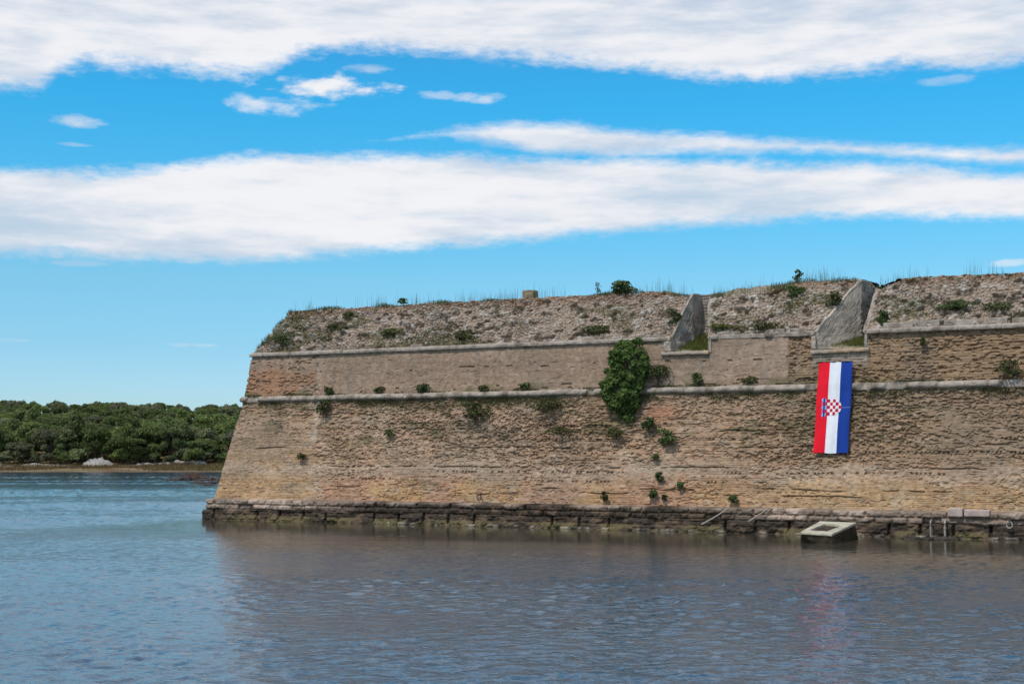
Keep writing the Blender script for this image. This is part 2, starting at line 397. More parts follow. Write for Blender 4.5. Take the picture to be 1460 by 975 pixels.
n0 = np.interp(zz, [-1.2, 0, .62, .66, 1.26], [-.75, -.38, -.22, -.12, -.08]) ; 
s0 = n0.copy()
S = u[:, None] + s0[None, :]; Z = np.broadcast_to(zz, S.shape)
dd, cc = plinth_disp(S, Z)
V = strip(u, n0, s0, zz, dd)
# top ledge back to the wall
ledge = strip(u, np.full(2, 1) * np.array([.12, .50]), np.array([.05, .45]), np.array([1.29, 1.33]), .03 * (fbm(u[:, None] * 3 + np.array([[0, 1]]), u[:, None] * 0, 82, 2) - .5))
V = np.concatenate([V, ledge], 1); cc = np.concatenate([cc, cc[:, -1:], cc[:, -1:]], 1)
part('plinth', V, grid_faces(V.shape[0], V.shape[1]), M_plinth, col=cc.reshape(-1, 3))

# lower battered wall -----------------------------------------------------
zz = np.arange(1.2, 7.5, .029); n0 = nz(zz); s0 = sz(zz)
S = u[:, None] + s0[None]; Z = np.broadcast_to(zz, S.shape)
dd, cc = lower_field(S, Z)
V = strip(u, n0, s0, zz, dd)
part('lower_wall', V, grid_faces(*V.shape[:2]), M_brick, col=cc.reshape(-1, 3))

# upper wall ---------------------------------------------------------------
zz = np.arange(7.36, 10.33, .036); n0 = nz(zz); s0 = sz(zz)
S = u[:, None] + s0[None]; Z = np.broadcast_to(zz, S.shape)
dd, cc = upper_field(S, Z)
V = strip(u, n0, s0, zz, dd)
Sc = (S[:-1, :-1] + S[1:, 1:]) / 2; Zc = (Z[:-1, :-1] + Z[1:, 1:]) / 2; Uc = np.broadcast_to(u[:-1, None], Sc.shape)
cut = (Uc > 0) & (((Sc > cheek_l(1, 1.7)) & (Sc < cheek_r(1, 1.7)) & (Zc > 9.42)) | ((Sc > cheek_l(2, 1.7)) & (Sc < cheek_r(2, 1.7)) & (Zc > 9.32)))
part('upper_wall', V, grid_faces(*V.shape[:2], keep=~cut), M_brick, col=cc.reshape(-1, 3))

# half-round cordon ----------------------------------------------------------
def moulding(name, uu, prof, mat, joint=1.5, seed=0, amp=.03, brk=.0, ranges=None):
    """prof: list of (outward, z) ; uu path samples"""
    pr = np.array(prof); z = pr[:, 1]; n0 = nz(z) ; s0 = sz(z)
    blk = np.floor(uu / joint + .5 * vn(uu * .3, uu * 0, seed)); fb = uu / joint + .5 * vn(uu * .3, uu * 0, seed) - blk
    e = np.minimum(fb, 1 - fb) * joint
    j = -.05 * ss(.05, .0, e) + .05 * (_h(blk, blk * 0, seed + 1) - .5)
    cent = ss(0, .08, pr[:, 0])
    d = pr[None, :, 0] + cent[None] * (j[:, None] + amp * 2 * (fbm(uu[:, None] * 2.5, pr[None, :, 1] * 4, seed + 2, 3) - .5))
    zz = z[None] + (.5 * amp * (fbm(uu[:, None] * 1.6, z[None] * 0, seed + 3, 3) - .5) + .03 * (_h(blk, blk * 0, seed + 5) - .5)[:, None])
    if brk > 0:
        gone = ss(1 - brk, 1 - brk + .05, fbm(uu * .8, uu * 0, seed + 4, 3) * 1.25)
        d = d * (1 - .8 * gone[:, None] * cent[None])
    V = strip(uu, n0, s0, zz, d)
    return V
th = np.linspace(-90, 90, 13)
prof = [(0, 7.26)] + [(.04 + .17 * math.cos(R(t)), 7.46 + .17 * math.sin(R(t))) for t in th] + [(-.05, 7.65)]
uc = UG(.09)
V = moulding('cordon', uc, prof, M_lime, 1.35, 100, .03, brk=.12)
part('cordon', V, grid_faces(*V.shape[:2]), M_lime)

# upper string course (three runs, broken by the embrasures) --------------------
prof2 = [(-.05, 10.13), (.12, 10.14), (.15, 10.2), (.15, 10.3), (.13, 10.37), (-.10, 10.42), (-.25, 10.44)]
for k, (a, b, bk) in enumerate([(-42, 29.9 - 1.8, 0), (32.2 - 1.8, 37.85 - 1.8, .42), (40.5 - 1.8, 75, .0)]):
    uu = uc[(uc >= a) & (uc <= b)]; uu = np.concatenate([[max(a, uu[0] - .03)] if a > -40 else [], uu, [b] if b < 70 else []])
    V = moulding('string_course', uu, prof2, M_lime, 1.2 if k == 1 else 1.9, 110 + k * 7, .035 if k == 1 else .02, brk=bk)
    nb = V.shape[1]; F = [tuple(f) for f in grid_faces(*V.shape[:2])]
    na = V.shape[0]; F.append(tuple(range(nb))); F.append(tuple((na - 1) * nb + i for i in range(nb))[::-1])
    o = part('string_course', V, F, M_lime)
    if k == 1: o['label'] = 'broken uneven string course between the two embrasures'

# merlons -----------------------------------------------------------------------
SL = 1.0  # param up the slope
def crest_z(s):
    return np.interp(s, [0, 3.5, 10, 29.35, 29.5, 31.0, 31.6, 33.0, 35.6, 36.6, 40.2, 40.7, 41.0, 42.3, 60, 80],
                     [13.0, 13.07, 13.12, 13.1, 12.80, 12.78, 12.55, 12.66, 12.85, 13.16, 13.10, 12.6, 12.5, 13.05, 13.02, 13.02])
def back_z(s):   # height of the mortar top a little behind the crest
    return crest_z(s) + np.interp(s, [0, 31.6, 33, 34.5, 36, 37, 80], [.05, .05, .45, .42, .25, .05, .05])
def merlon(sa, sb, kl, kr, label=None):
    """sa/sb None = open run; kl/kr = embrasure number on its left / right side"""
    B = 62; t = np.linspace(0, 1, B)
    if kl is None: uu = u[u <= sb]
    elif kr is None: uu = u[u >= sa - 4]
    else: uu = None
    if kl is None:
        uu = u[u <= 32]
    # build with s as coordinate for front; flank uses path
    step = .06
    if kl is None:
        path = np.concatenate([u[u <= 0], u[(u > 0) & (u < 28)]])
        k = len(path); res = 14
    A = []
    slopeN = (3.41 - 1.75) / (13.07 - 10.3)
    def row_points(s_of_n, taps):
        pass
    V = []; Sg = []; Tg = []
    L3 = math.hypot(2.77, 1.66)
    if kl is None: us = np.concatenate([u[u <= 27.4], np.linspace(0, 1, 24)[1:] + 100])
    elif kr is None: us = np.concatenate([np.linspace(0, 1, 24)[:-1] + 200, u[u >= 40.8]])
    else: us = np.linspace(0, 1, 130)
    tt = np.broadcast_to(t, (len(us), B)).copy()
    # nominal s at crest for crest height
    def sgrid(n, z):
        G = np.zeros((len(us), B))
        for i, q in enumerate(us):
            if kl is not None and kr is not None:
                G[i] = cheek_r(kl, n[i]) * (1 - q) + cheek_l(kr, n[i]) * q
            elif q >= 200: G[i] = cheek_r(kl, n[i]) * (1 - (q - 200)) + 40.8 * (q - 200) + (sz(z[i]) - 1.85) * (q - 200)
            elif q >= 100:
                w = q - 100; base = 27.4 + sz(z[i]) ; G[i] = base * (1 - w) + cheek_l(kr, n[i]) * w
            elif kl is not None: G[i] = q + sz(z[i]) - 1.85
            else: G[i] = q + sz(z[i])
        return G
    z = 10.3 + tt * 2.77; n = 1.75 + (z - 10.3) * slopeN
    G = sgrid(n, z)
    for _ in range(2):
        cz = crest_z(G[:, -1:]); z = 10.3 + tt * (cz - 10.3); n = 1.75 + (z - 10.3) * slopeN; G = sgrid(n, z)
    T = (z - 10.3) * L3 / 2.77
    dd, cc = rubble_field(G, T)
    # top rounding of the crest and mortar top going back
    dd += .10 * (fbm(G * .6, T * 0, 130, 4) - .5) * tt
    edge = np.ones_like(G)
    if kr: edge = np.minimum(edge, ss(0, .18, (cheek_l(kr, n) - G)))
    if kl: edge = np.minimum(edge, ss(0, .18, (G - cheek_r(kl, n))))
    dd *= edge
    Gs = G.copy()
    nn = n.copy(); zz_ = z.copy(); su = 1.66 / L3 * 1; cu = 2.77 / L3
    fl = np.array([(q < 0) for q in us])
    P_ = np.zeros((len(us), B, 3))
    zd = z + dd * su; nd = dd * cu
    for i, q in enumerate(us):
        if q < 0:
            s_i = sz(z[i]) - nd[i]; n_i = n[i] - q
        elif q < .12 and kl is None:
            s_i = sz(z[i]) + q - nd[i] * .6; n_i = n[i] - nd[i] * .6
        else: s_i = G[i]; n_i = n[i] - nd[i]
        P_[i] = W(s_i, n_i, zd[i])
    root = part('merlon_face', P_, grid_faces(*P_.shape[:2]), M_rubble, col=cc.reshape(-1, 3))
    if label: root['label'] = label
    # top sheet: from crest inward
    K = 16; dep = np.array([0, .12, .3, .5, .75, 1., 1.3, 1.6, 1.9, 2.2, 2.5, 2.8, 2.9, 2.95, 3.0, 3.0])
    drop = np.array([0, .02, 0, 0, 0, 0, 0, 0, 0, 0, 0, -.02, -.3, -1.2, -2.0, -2.9])
    Q = np.zeros((len(us), K, 3))
    for i, q in enumerate(us):
        last_n = n[i, -1] - nd[i, -1]; last_z = zd[i, -1]; scr = G[i, -1]
        rise = ss(.0, 1.0, dep) * (back_z(np.array([scr]))[0] - crest_z(np.array([scr]))[0]) * (dep < 2.9)
        rise = rise + .10 * (fbm(scr * .8 + dep * .2, dep * .9, 131, 3) - .5) * ss(0, .3, dep)
        if q < 0: Q[i] = W(sz(z[i, -1]) - nd[i, -1] + dep, n[i, -1] - q + np.minimum(dep, 3) * (1 if q > -3 else 1) * 0 + (dep if -q < .01 else 0), last_z + rise + drop); continue
        if kl is None and q < 27.4:
            Q[i] = W(scr + dep * max(0, 1 - q / 3.), last_n + dep, last_z + rise + drop); continue
        nn_ = last_n + dep
        sg = np.full(K, scr)
        if kr and q >= 100 and q < 200: sg = scr * (1 - (q - 100)) + (q - 100) * cheek_l(kr, nn_)
        elif q >= 200: sg = scr + (q * 0) + (1 - (q - 200)) * (cheek_r(kl, nn_) - scr)
        elif kl and kr: sg = cheek_r(kl, nn_) * (1 - q) + cheek_l(kr, nn_) * q
        Q[i] = W(sg, nn_, last_z + rise + drop)
    subpart('merlon_top', Q, grid_faces(*Q.shape[:2]), M_top, root, smooth=True)
    return root
ml = merlon(None, 30, None, 1)
m2 = merlon(32, 38, 1, 2, 'short rubble merlon with a mounded grey mortar top between the two embrasures')
m3 = merlon(41, 75, 2, None)

# embrasure cheeks, floors, sills ------------------------------------------------
def slope_z(n): return 10.3 + (n - 1.75) * (2.77 / 1.66)
def cheek(fn, k, side, par_name, zb, seed):
    ns = np.concatenate([np.arange(1.60, 3.5, .08), np.arange(3.5, 6.4, .15)])
    rows = 34
    V = np.zeros((len(ns), rows, 3)); CC = np.zeros((len(ns), rows, 3))
    for i, n in enumerate(ns):
        s = float(fn(k, n)); sref = s + (-.25 if side < 0 else .25)
        top = min(slope_z(n) + .02 + .12 * (float(fbm(n * 2.6, n * 0, seed + 7, 3)) - .5), float(crest_z(np.array([sref]))[0]) + .06) if n > 1.75 else 10.30
        if n > 3.0 and k == 2 and side < 0: top = min(top, 13.14 - .10 * max(0, n - 3.7) ** 2)
        zz = np.linspace(zb, top, rows)
        rough = .14 * (fbm(n * 1.7 + zz * .3, zz * 1.7, seed, 4) - .5) + .03 * (fbm(n * 6 + zz * .0, zz * 6, seed + 5, 2) - .5)
        nv = np.full(rows, n); rw = np.floor(zz / .24); ix = np.floor(nv / .42 + _h(rw, rw * 0, seed)); hb = _h(rw, ix, seed + 1)
        jt = np.maximum(ss(.16, .04, zz / .24 - rw), ss(.14, .04, nv / .42 + _h(rw, rw * 0, seed) - ix)) * ss(.35, .5, fbm(nv * 1.5, zz * 1.5, seed + 2, 3))
        rough = rough + side * (.03 * jt - .03 * (hb - .5))
        c_ = np.ones((rows, 3)) * np.array([.43, .365, .295]); c_ = mix(c_, [.30, .26, .21], ss(.4, .9, hb)); c_ = mix(c_, [.20, .185, .16], .8 * ss(.48, .64, fbm(nv * 1.3, zz * 1.3, seed + 3, 4)))
        c_ = mix(c_, [.50, .42, .34], .6 * ss(.55, .66, fbm(nv * 2.3, zz * 2.3, seed + 4, 3))); c_ = mix(c_, [.14, .12, .09], .6 * jt); CC[i] = c_
        V[i] = W(s + side * (-.03) + rough, n, zz)
    F = grid_faces(*V.shape[:2])
    # return thickness: coping strip on the top edge running a little onto the merlon
    o = part('embrasure_cheek', V, F, M_rubble, col=CC.reshape(-1, 3))
    cop = np.zeros((len(ns), 4, 3))
    for i, n in enumerate(ns):
        p = V[i, -1]; outs = np.array([0, .0, side * .10, side * .16]); up = np.array([-.08, .02, .0, -.2])
        wob = .05 * (float(fbm(n * 3, n * 0, seed + 9, 2)) - .5)
        for j in range(4):
            cop[i, j] = p + np.array([D[0] * (outs[j]), D[1] * (outs[j]), up[j] + wob]) - np.array([D[0], D[1], 0]) * side * .03
    cf = [tuple(f) for f in grid_faces(*cop.shape[:2])] + [(0, 1, 2, 3)]
    subpart('coping', cop, cf, M_lime if side > 0 else M_plaster, o)
    return o
cheek(cheek_l, 1, -1, '', 9.2, 140); cheek(cheek_r, 1, 1, '', 9.2, 150)
cheek(cheek_l, 2, -1, '', 9.1, 160); cheek(cheek_r, 2, 1, '', 9.1, 170)
def floor_z(k, n): return (9.50 if k == 1 else 9.42) + np.maximum(0, n - 1.85) * .42
def emb_floor(k):
    ns = np.arange(1.62, 6.5, .12); q = np.linspace(-.02, 1.02, 26)
    V = np.zeros((len(ns), len(q), 3))
    for i, n in enumerate(ns):
        a = float(cheek_l(k, n)); b = float(cheek_r(k, n)); s = a + (b - a) * q
        V[i] = W(s, n, floor_z(k, n) + .07 * (fbm(s * 2, n * 2 + s * 0, 180 + k, 3) - .5))
    part('embrasure_floor', V, grid_faces(*V.shape[:2]), M_top)
emb_floor(1); emb_floor(2)
def slab(s0_, s1_, n0_, n1_, z0_, z1_, m, name, seed, par=None, worn=.03, tilt=0., res=.09):
    """worn stone block with rounded, chipped edges; origin in wall coordinates"""
    ns = max(3, int((s1_ - s0_) / res)); nn = max(3, int((n1_ - n0_) / res)); nk = max(3, int((z1_ - z0_) / (res * .6)))
    import bmesh
    bm = bmesh.new()
    def face(f, a, b):
        g = [[bm.verts.new(f(i / a, j / b)) for j in range(b + 1)] for i in range(a + 1)]
        for i in range(a):
            for j in range(b): bm.faces.new((g[i][j], g[i + 1][j], g[i + 1][j + 1], g[i][j + 1]))
    ds, dn, dz = s1_ - s0_, n1_ - n0_, z1_ - z0_
    def P3(x, y, z):
        X = s0_ + x * ds; Y = n0_ + y * dn; Zz = z0_ + z * dz
        # soften corners
        r = .05
        ex = min(x * ds, (1 - x) * ds); ey = min(y * dn, (1 - y) * dn); ez = min(z * dz, (1 - z) * dz)
        cx = max(0, 1 - ex / r); cy = max(0, 1 - ey / r); cz = max(0, 1 - ez / r)
        k = .3 * r
        X += (k * cx * (cy + cz)) * (1 if x < .5 else -1); Y += (k * cy * (cx + cz)) * (1 if y < .5 else -1); Zz += (k * cz * (cx + cy)) * (1 if z < .5 else -1)
        w = float(fbm(X * 4 + Zz * 2, Y * 4 + Zz * 3, seed, 3)) - .5
        w2 = float(fbm(X * 3 + 31, Y * 3 + Zz * 3, seed + 3, 3)) - .5
        return tuple(W(X + w2 * worn, Y + w * worn * 1.5, Zz + w * worn + tilt * (x - .5)) )
    face(lambda a, b: P3(a, 0, b), ns, nk); face(lambda a, b: P3(1 - a, 1, b), ns, nk)
    face(lambda a, b: P3(0, 1 - a, b), nn, nk); face(lambda a, b: P3(1, a, b), nn, nk)
    face(lambda a, b: P3(a, b, 1), ns, nn); face(lambda a, b: P3(a, 1 - b, 0), ns, nn)
    bmesh.ops.remove_doubles(bm, verts=bm.verts, dist=.002)
    me = bpy.data.meshes.new(name); bm.to_mesh(me); bm.free(); me.materials.append(m)
    if par is not None:
        me.transform(__import__('mathutils').Matrix.Translation(tuple(INV)))
        o = link(name, me, par)
    else:
        cx = W((s0_ + s1_) / 2, (n0_ + n1_) / 2, z0_)
        me.transform(__import__('mathutils').Matrix.Translation(tuple(-cx)))
        o = link(name, me, None, tuple(cx))
    return o
slab(29.45, 32.2, 1.50, 1.95, 9.36, 9.54, M_sill, 'sill', 190, fort, .05, -.02)
slab(37.7, 40.72, 1.46, 1.95, 9.20, 9.40, M_sill, 'sill', 191, fort, .05, .05)
# plaster return at the left of embrasure one, quoin strips
slab(29.62, 30.02, 1.56, 1.9, 9.56, 10.12, M_plaster, 'quoin', 192, fort, .05)
slab(32.12, 32.32, 1.62, 1.9, 9.42, 10.36, M_lime, 'quoin', 193, fort, .03)
slab(37.72, 37.98, 1.56, 1.9, 9.42, 10.12, M_plaster, 'quoin', 194, fort, .05)
slab(40.46, 40.62, 1.62, 1.9, 9.38, 10.14, M_lime, 'quoin', 195, fort, .03)
# walled-up back of the first embrasure
def back_wall():
    s = np.arange(30.2, 33.2, .06); z = np.arange(9.4, 12.9, .05)
    S, Z = np.meshgrid(s, z, indexing='ij'); row, idx = brick_fields(S, Z, .17, .42)
    fz = Z / .17 - np.floor(Z / .17)
    d = .05 * (_h(row, idx, 200) - .5) + .05 * (fbm(S * 3, Z * 3, 201, 3) - .5) - .03 * (fz < .2)
    c = mix(np.ones(S.shape + (3,)) * np.array([.30, .26, .225]), [.20, .17, .14], _h(row, idx, 202) * .6)
    V = W(S, 4.25 - d, Z)
    capz = np.zeros((len(s), 3, 3)); zt = 12.85 + .05 * fbm(s * 2, s * 0, 203, 3)
    for j, (n_, dz_) in enumerate([(4.25, 0), (4.4, .03), (4.9, -.02)]): capz[:, j] = W(s, n_, zt + dz_)
    V = np.concatenate([V, capz], 1); c = np.concatenate([c, c[:, -1:], c[:, -1:], c[:, -1:]], 1)
    bw = part('embrasure_back_wall', V, grid_faces(*V.shape[:2]), M_rubble, col=c.reshape(-1, 3))
back_wall()
# terreplein behind the parapet and the far sides of the bastion
P = [W(3.8, 6.0, 10.6), W(75, 6.0, 10.6), W(75, 44, 10.6), W(3.8, 44, 10.6)]
part('terreplein', P, [(0, 1, 2, 3)], M_top)
P = [W(75, -.6, -2), W(75, 44, -2), W(75, 44, 13), W(75, 3.5, 13), W(75, 1.75, 10.3), W(75, 1.5, 7.5), W(75, .3, 1.3)]
part('end_wall', P, [tuple(range(7))], M_brick, col=np.full((7, 3), .3))
P = [W(-.5, 44, -2), W(75, 44, -2), W(75, 44, 10.6), W(1.85, 44, 10.6)]
part('rear_wall', P, [(3, 2, 1, 0)], M_brick, col=np.full((4, 3), .3))

# slabs at the base of the rubble on merlons two and three
for k, (a, z_, w_, h_) in enumerate([(32.6, 10.42, 1.3, .2), (34.1, 10.44, .9, .16), (35.2, 10.42, 1.1, .22), (36.6, 10.42, .9, .22),
                                   (41.4, 10.42, 1.5, .3), (43.0, 10.42, 1.2, .34), (44.4, 10.42, 1.7, .3), (46.3, 10.42, 1.1, .34), (47.6, 10.42, 1.4, .3),
                                   (24.6, 10.42, 1.0, .22), (26.4, 10.42, .8, .16), (27.6, 10.42, 1.2, .2), (28.9, 10.42, .8, .2), (13.5, 10.42, .8, .2), (20.5, 10.42, .9, .2)]):
    slab(a, a + w_, 1.76, 2.3, z_ - .08, z_ + h_ - .06, M_lime, 'parapet_stone', 210 + k, fort, .07, .03 * (k % 3 - 1))

# ------------------------------------------------------------------ loose things on and by the wall
o = slab(20.05, 20.80, 3.5, 4.2, 13.1, 13.62, M_rubble2 if False else stone_mat('stub_stone', (.27, .20, .14), grain=5, amt=.4, tint=(.14, .14, .07), tscale=2.), 'stone_stub', 230, None, .08)
tag(o, 'small square brown masonry stub standing alone on the parapet crest', 'stone stub')
o = slab(44.72, 45.42, -.34, .15, 1.04, 1.46, M_sill2 if False else stone_mat('pink_block', (.48, .38, .33), grain=4, amt=.12, bump=.01), 'ashlar_block', 231, None, .03)
tag(o, 'short pale pink cut block on the plinth, left of the longer one', 'stone block')
o = slab(45.48, 46.65, -.33, .15, 1.06, 1.40, bpy.data.materials['pink_block'], 'ashlar_block', 232, None, .03)
tag(o, 'long pale pink cut block on the plinth above the white pipes', 'stone block')

def tube(pts, r, n=8, r2=None):
    pts = [np.array(p, float) for p in pts]; V = []; F = []
    m = len(pts)
    for i, p in enumerate(pts):
        a = pts[min(i + 1, m - 1)] - pts[max(i - 1, 0)]; a /= np.linalg.norm(a) + 1e-9
        x = np.cross(a, [0, 0, 1]);
        if np.linalg.norm(x) < .1: x = np.cross(a, [1, 0, 0])
        x /= np.linalg.norm(x); y = np.cross(a, x)
        rr = r if r2 is None else r + (r2 - r) * i / (m - 1)
        for k in range(n):
            t = 2 * math.pi * k / n; V.append(p + rr * (math.cos(t) * x + math.sin(t) * y))
    for i in range(m - 1):
        for k in range(n): F.append((i * n + k, i * n + (k + 1) % n, (i + 1) * n + (k + 1) % n, (i + 1) * n + k))
    F.append(tuple(range(n))[::-1]); F.append(tuple((m - 1) * n + k for k in range(n)))
    return V, F
def merge(L):
    V = []; F = []
    for v, f in L:
        k = len(V); V += list(v); F += [tuple(i + k for i in q) for q in f]
    return V, F
def thing(name, V, F, mats, label, cat, group=None, **k):
    V = np.asarray(V, float).reshape(-1, 3); c = V.mean(0); c[2] = V[:, 2].min()
    o = obj(name, V - c, F, mats, None, **k); o.location = c
    return tag(o, label, cat, group)
# leaning poles against the plinth
def bent(a, b, sag): 
    a = np.array(a); b = np.array(b); return [a + (b - a) * t + np.array([0, 0, -sag * math.sin(math.pi * t)]) for t in np.linspace(0, 1, 7)]
V, F = tube(bent(W(32.5, -.75, .42), W(33.9, -.30, 1.32), .03), .045, 8, .035)
thing('driftwood_pole', V, F, M_wood, 'pale grey pole leaning on the plinth, the left and brighter of two', 'pole')
V, F = tube(bent(W(34.95, -.62, .62), W(36.0, -.25, 1.36), .02), .04, 8, .03)
thing('driftwood_pole', V, F, M_wood, 'pale grey pole leaning on the plinth, the right one nearer the concrete block', 'pole')
# white pipes
for k, (s_, zt, zb, r_, lab) in enumerate([(43.95, .84, .12, .035, 'thin white pipe standing against the dark plinth, left and shorter of the pair'), (44.62, .84, .02, .05, 'thicker white pipe standing against the dark plinth, right of the pair')]):
    e = empty('drain_pipe', tuple(W(s_, -.45, zb))); tag(e, lab, 'pipe')
    o0 = np.array(tuple(W(s_, -.45, zb)))
    V, F = tube([W(s_, -.50, zb), W(s_, -.50, .5), W(s_, -.49, zt - .1), W(s_, -.42, zt), W(s_, -.2, zt + .03)], r_)
    obj('pipe', np.array(V) - o0, F, M_white, e)
    V, F = tube([W(s_, -.495, .48), W(s_, -.495, .54)], r_ * 1.45); obj('clamp', np.array(V) - o0, F, M_wood, e)
# rings
def ring(s_, n_, z_, R_, r_, m, lab):
    P_ = [W(s_ + R_ * math.cos(t), n_, z_ + R_ * 1.15 * math.sin(t)) for t in np.linspace(0, 2 * math.pi, 17)]
    o0 = np.array(tuple(W(s_, n_, z_)))
    e = empty('mooring_ring', tuple(o0)); tag(e, lab, 'mooring ring')
    V, F = tube(P_, r_, 6); obj('ring', np.array(V) - o0, F, m, e)
    V, F = tube([W(s_, n_ - .03, z_ + R_ * 1.15), W(s_, n_ + .25, z_ + R_ * 1.2)], r_ * 1.3, 6); obj('staple', np.array(V) - o0, F, M_iron, e)
ring(19.0, .20, 1.62, .13, .03, M_iron, 'small dark iron ring hanging on the brick just above the plinth')
ring(47.55, -.42, .72, .13, .035, M_white, 'small pale ring fixed to the dark plinth right of the white pipes')

def px_water(x, y, z=0.):
    v = np.array([(x - 730) / 2028., 1, -(y - 487.5) / 2028.]); c, s = math.cos(PITCH), math.sin(PITCH)
    r = np.array([v[0], v[1] * c - v[2] * s, v[1] * s + v[2] * c]); t = (z - CAM_H) / r[2]
    return np.array([0, 0, CAM_H]) + t * r
# concrete block with a square opening, tilted in the water
def conc_block():
    # pixel-measured footprint sits in front of the wall; local axes a (along shore) and b (away)
    c = W(37.9, -2.2, 0)
    e = empty('concrete_mooring_block', tuple(c)); tag(e, 'tilted pale concrete frame with a square opening lying on a dark footing in the water', 'concrete block')
    # corners of top (s, n, z): front-left, front-right, back-right, back-left
    TLw = [px_water(1141, 758, .50), px_water(1186, 761, .445), px_water(1221, 744.5, .81), px_water(1169, 742.5, .85)]
    TLw = np.array(TLw)
    def P4(x, y, dz=0):
        p = TLw[0] * (1 - x) * (1 - y) + TLw[1] * x * (1 - y) + TLw[2] * x * y + TLw[3] * (1 - x) * y
        return p + np.array([0, 0, dz]) - c
    ring_o = [(0, 0), (1, 0), (1, 1), (0, 1)]; ring_i = [(.15, .20), (.70, .18), (.80, .74), (.26, .78)]
    V = [P4(*q) for q in ring_o] + [P4(*q) for q in ring_i] + [P4(*q, -.11) for q in ring_o] + [P4(*q, -.11) for q in ring_i]
    F = []
    for k in range(4):
        j = (k + 1) % 4
        F += [(k, j, 4 + j, 4 + k), (8 + k, 12 + k, 12 + j, 8 + j), (k, 8 + k, 8 + j, j), (4 + k, 4 + j, 12 + j, 12 + k)]
    o = obj('frame', V, F, M_concrete, e)
    b = o.modifiers.new('bev', 'BEVEL'); b.width = .035; b.segments = 2
    # wedge-shaped footing
    V = []
    for x, y in ring_o: V.append(P4(x * .98 + .01, y * .98 + .01, -.113))
    for q_ in [px_water(1139, 772), px_water(1191, 775), px_water(1227, 766), px_water(1160, 758)]: V.append(q_ + np.array([0, 0, -.5]) - c)
    F = [(0, 1, 2, 3), (0, 4, 5, 1), (1, 5, 6, 2), (2, 6, 7, 3), (3, 7, 4, 0), (7, 6, 5, 4)]
    o = obj('footing', V, F, stone_mat('algae_concrete', (.045, .036, .024), grain=3, amt=.4, tint=(.085, .065, .035), tscale=2., bump=.04, rough=.6), e)
    b = o.modifiers.new('bev', 'BEVEL'); b.width = .06; b.segments = 2
conc_block()

# rocks
def rock_mesh(rx, ry, rz, seed, res=(22, 14)):
    a, b = res; V = []; F = []
    for i in range(a):
        for j in range(b):
            th_ = 2 * math.pi * i / a; ph = math.pi * (j + .5) / b
            x, y, z = math.sin(ph) * math.cos(th_), math.sin(ph) * math.sin(th_), math.cos(ph)
            k = .55 + .80 * float(fbm(x * 2.2 + seed * 3.1 + z, y * 2.2 + z * 1.7, seed, 3)) + .16 * float(vn(x * 6 + seed, y * 6 + z * 5, seed + 3))
            V.append((rx * x * k, ry * y * k, rz * z * k))
    for i in range(a):
        for j in range(b - 1):
            F.append((i * b + j, i * b + j + 1, ((i + 1) % a) * b + j + 1, ((i + 1) % a) * b + j))
    V.append((0, 0, rz * .9)); V.append((0, 0, -rz * .9)); t = len(V) - 2
    for i in range(a):
        F.append((t, i * b, ((i + 1) % a) * b)); F.append((t + 1, ((i + 1) % a) * b + b - 1, i * b + b - 1))
    return V, F
reef = [(277, 683.5, 2.3, .75, 'r'), (255, 684.5, 1.9, .30, 'd'), (293, 684.5, 1.8, .48, 'd'), (305, 684.8, 1.4, .36, 'd'), (265, 684.5, 1.3, .42, 'd'), (314, 685, 1.4, .3, 'd'), (247, 685, 1.2, .18, 'd'),
        (283, 689, 1.3, .20, 'd'), (290, 689.5, .9, .16, 'd'), (300, 689.5, 1.0, .18, 'd'), (307, 689, 1.0, .2, 'd'), (296, 692, 1.0, .12, 'd'), (286, 684.5, 1.2, .58, 'r')]
for k, (x, y, r_, h_, c_) in enumerate(reef):
    p = px_water(x, y); V, F = rock_mesh(r_ * .8, r_ * .6, h_ * 1.25 + .08, 300 + k)
    o = obj('reef_rock', V, F, M_redrock if c_ == 'r' else M_darkrock); o.location = p
    lab = {0: 'widest and tallest reddish brown rock of the low reef off the bastion corner', 12: 'smaller reddish brown rock touching the tallest one in the reef', 1: 'long flat dark rock near the left end of the reef', 6: 'leftmost tip of the low dark reef, barely above water'}.get(k)
    if lab: tag(o, lab, 'rock', 'low rocks awash off the bastion corner')
    else: tag(o, 'low dark wet rock awash in the reef off the bastion corner', 'rock', 'low rocks awash off the bastion corner')
# small dark stones at the foot of the plinth under the pipes
for k, (s_, n_, r_, h_) in enumerate([(43.2, -1.2, .42, .14), (43.9, -1.35, .35, .1), (44.5, -1.2, .5, .16), (45.1, -1.1, .3, .1)]):
    V, F = rock_mesh(r_, r_ * .8, h_, 330 + k); o = obj('shore_rock', V, F, M_darkrock); o.location = W(s_, n_, 0)
    tag(o, 'small dark stone just breaking the water below the white pipes', 'rock', 'stones at the foot of the plinth')

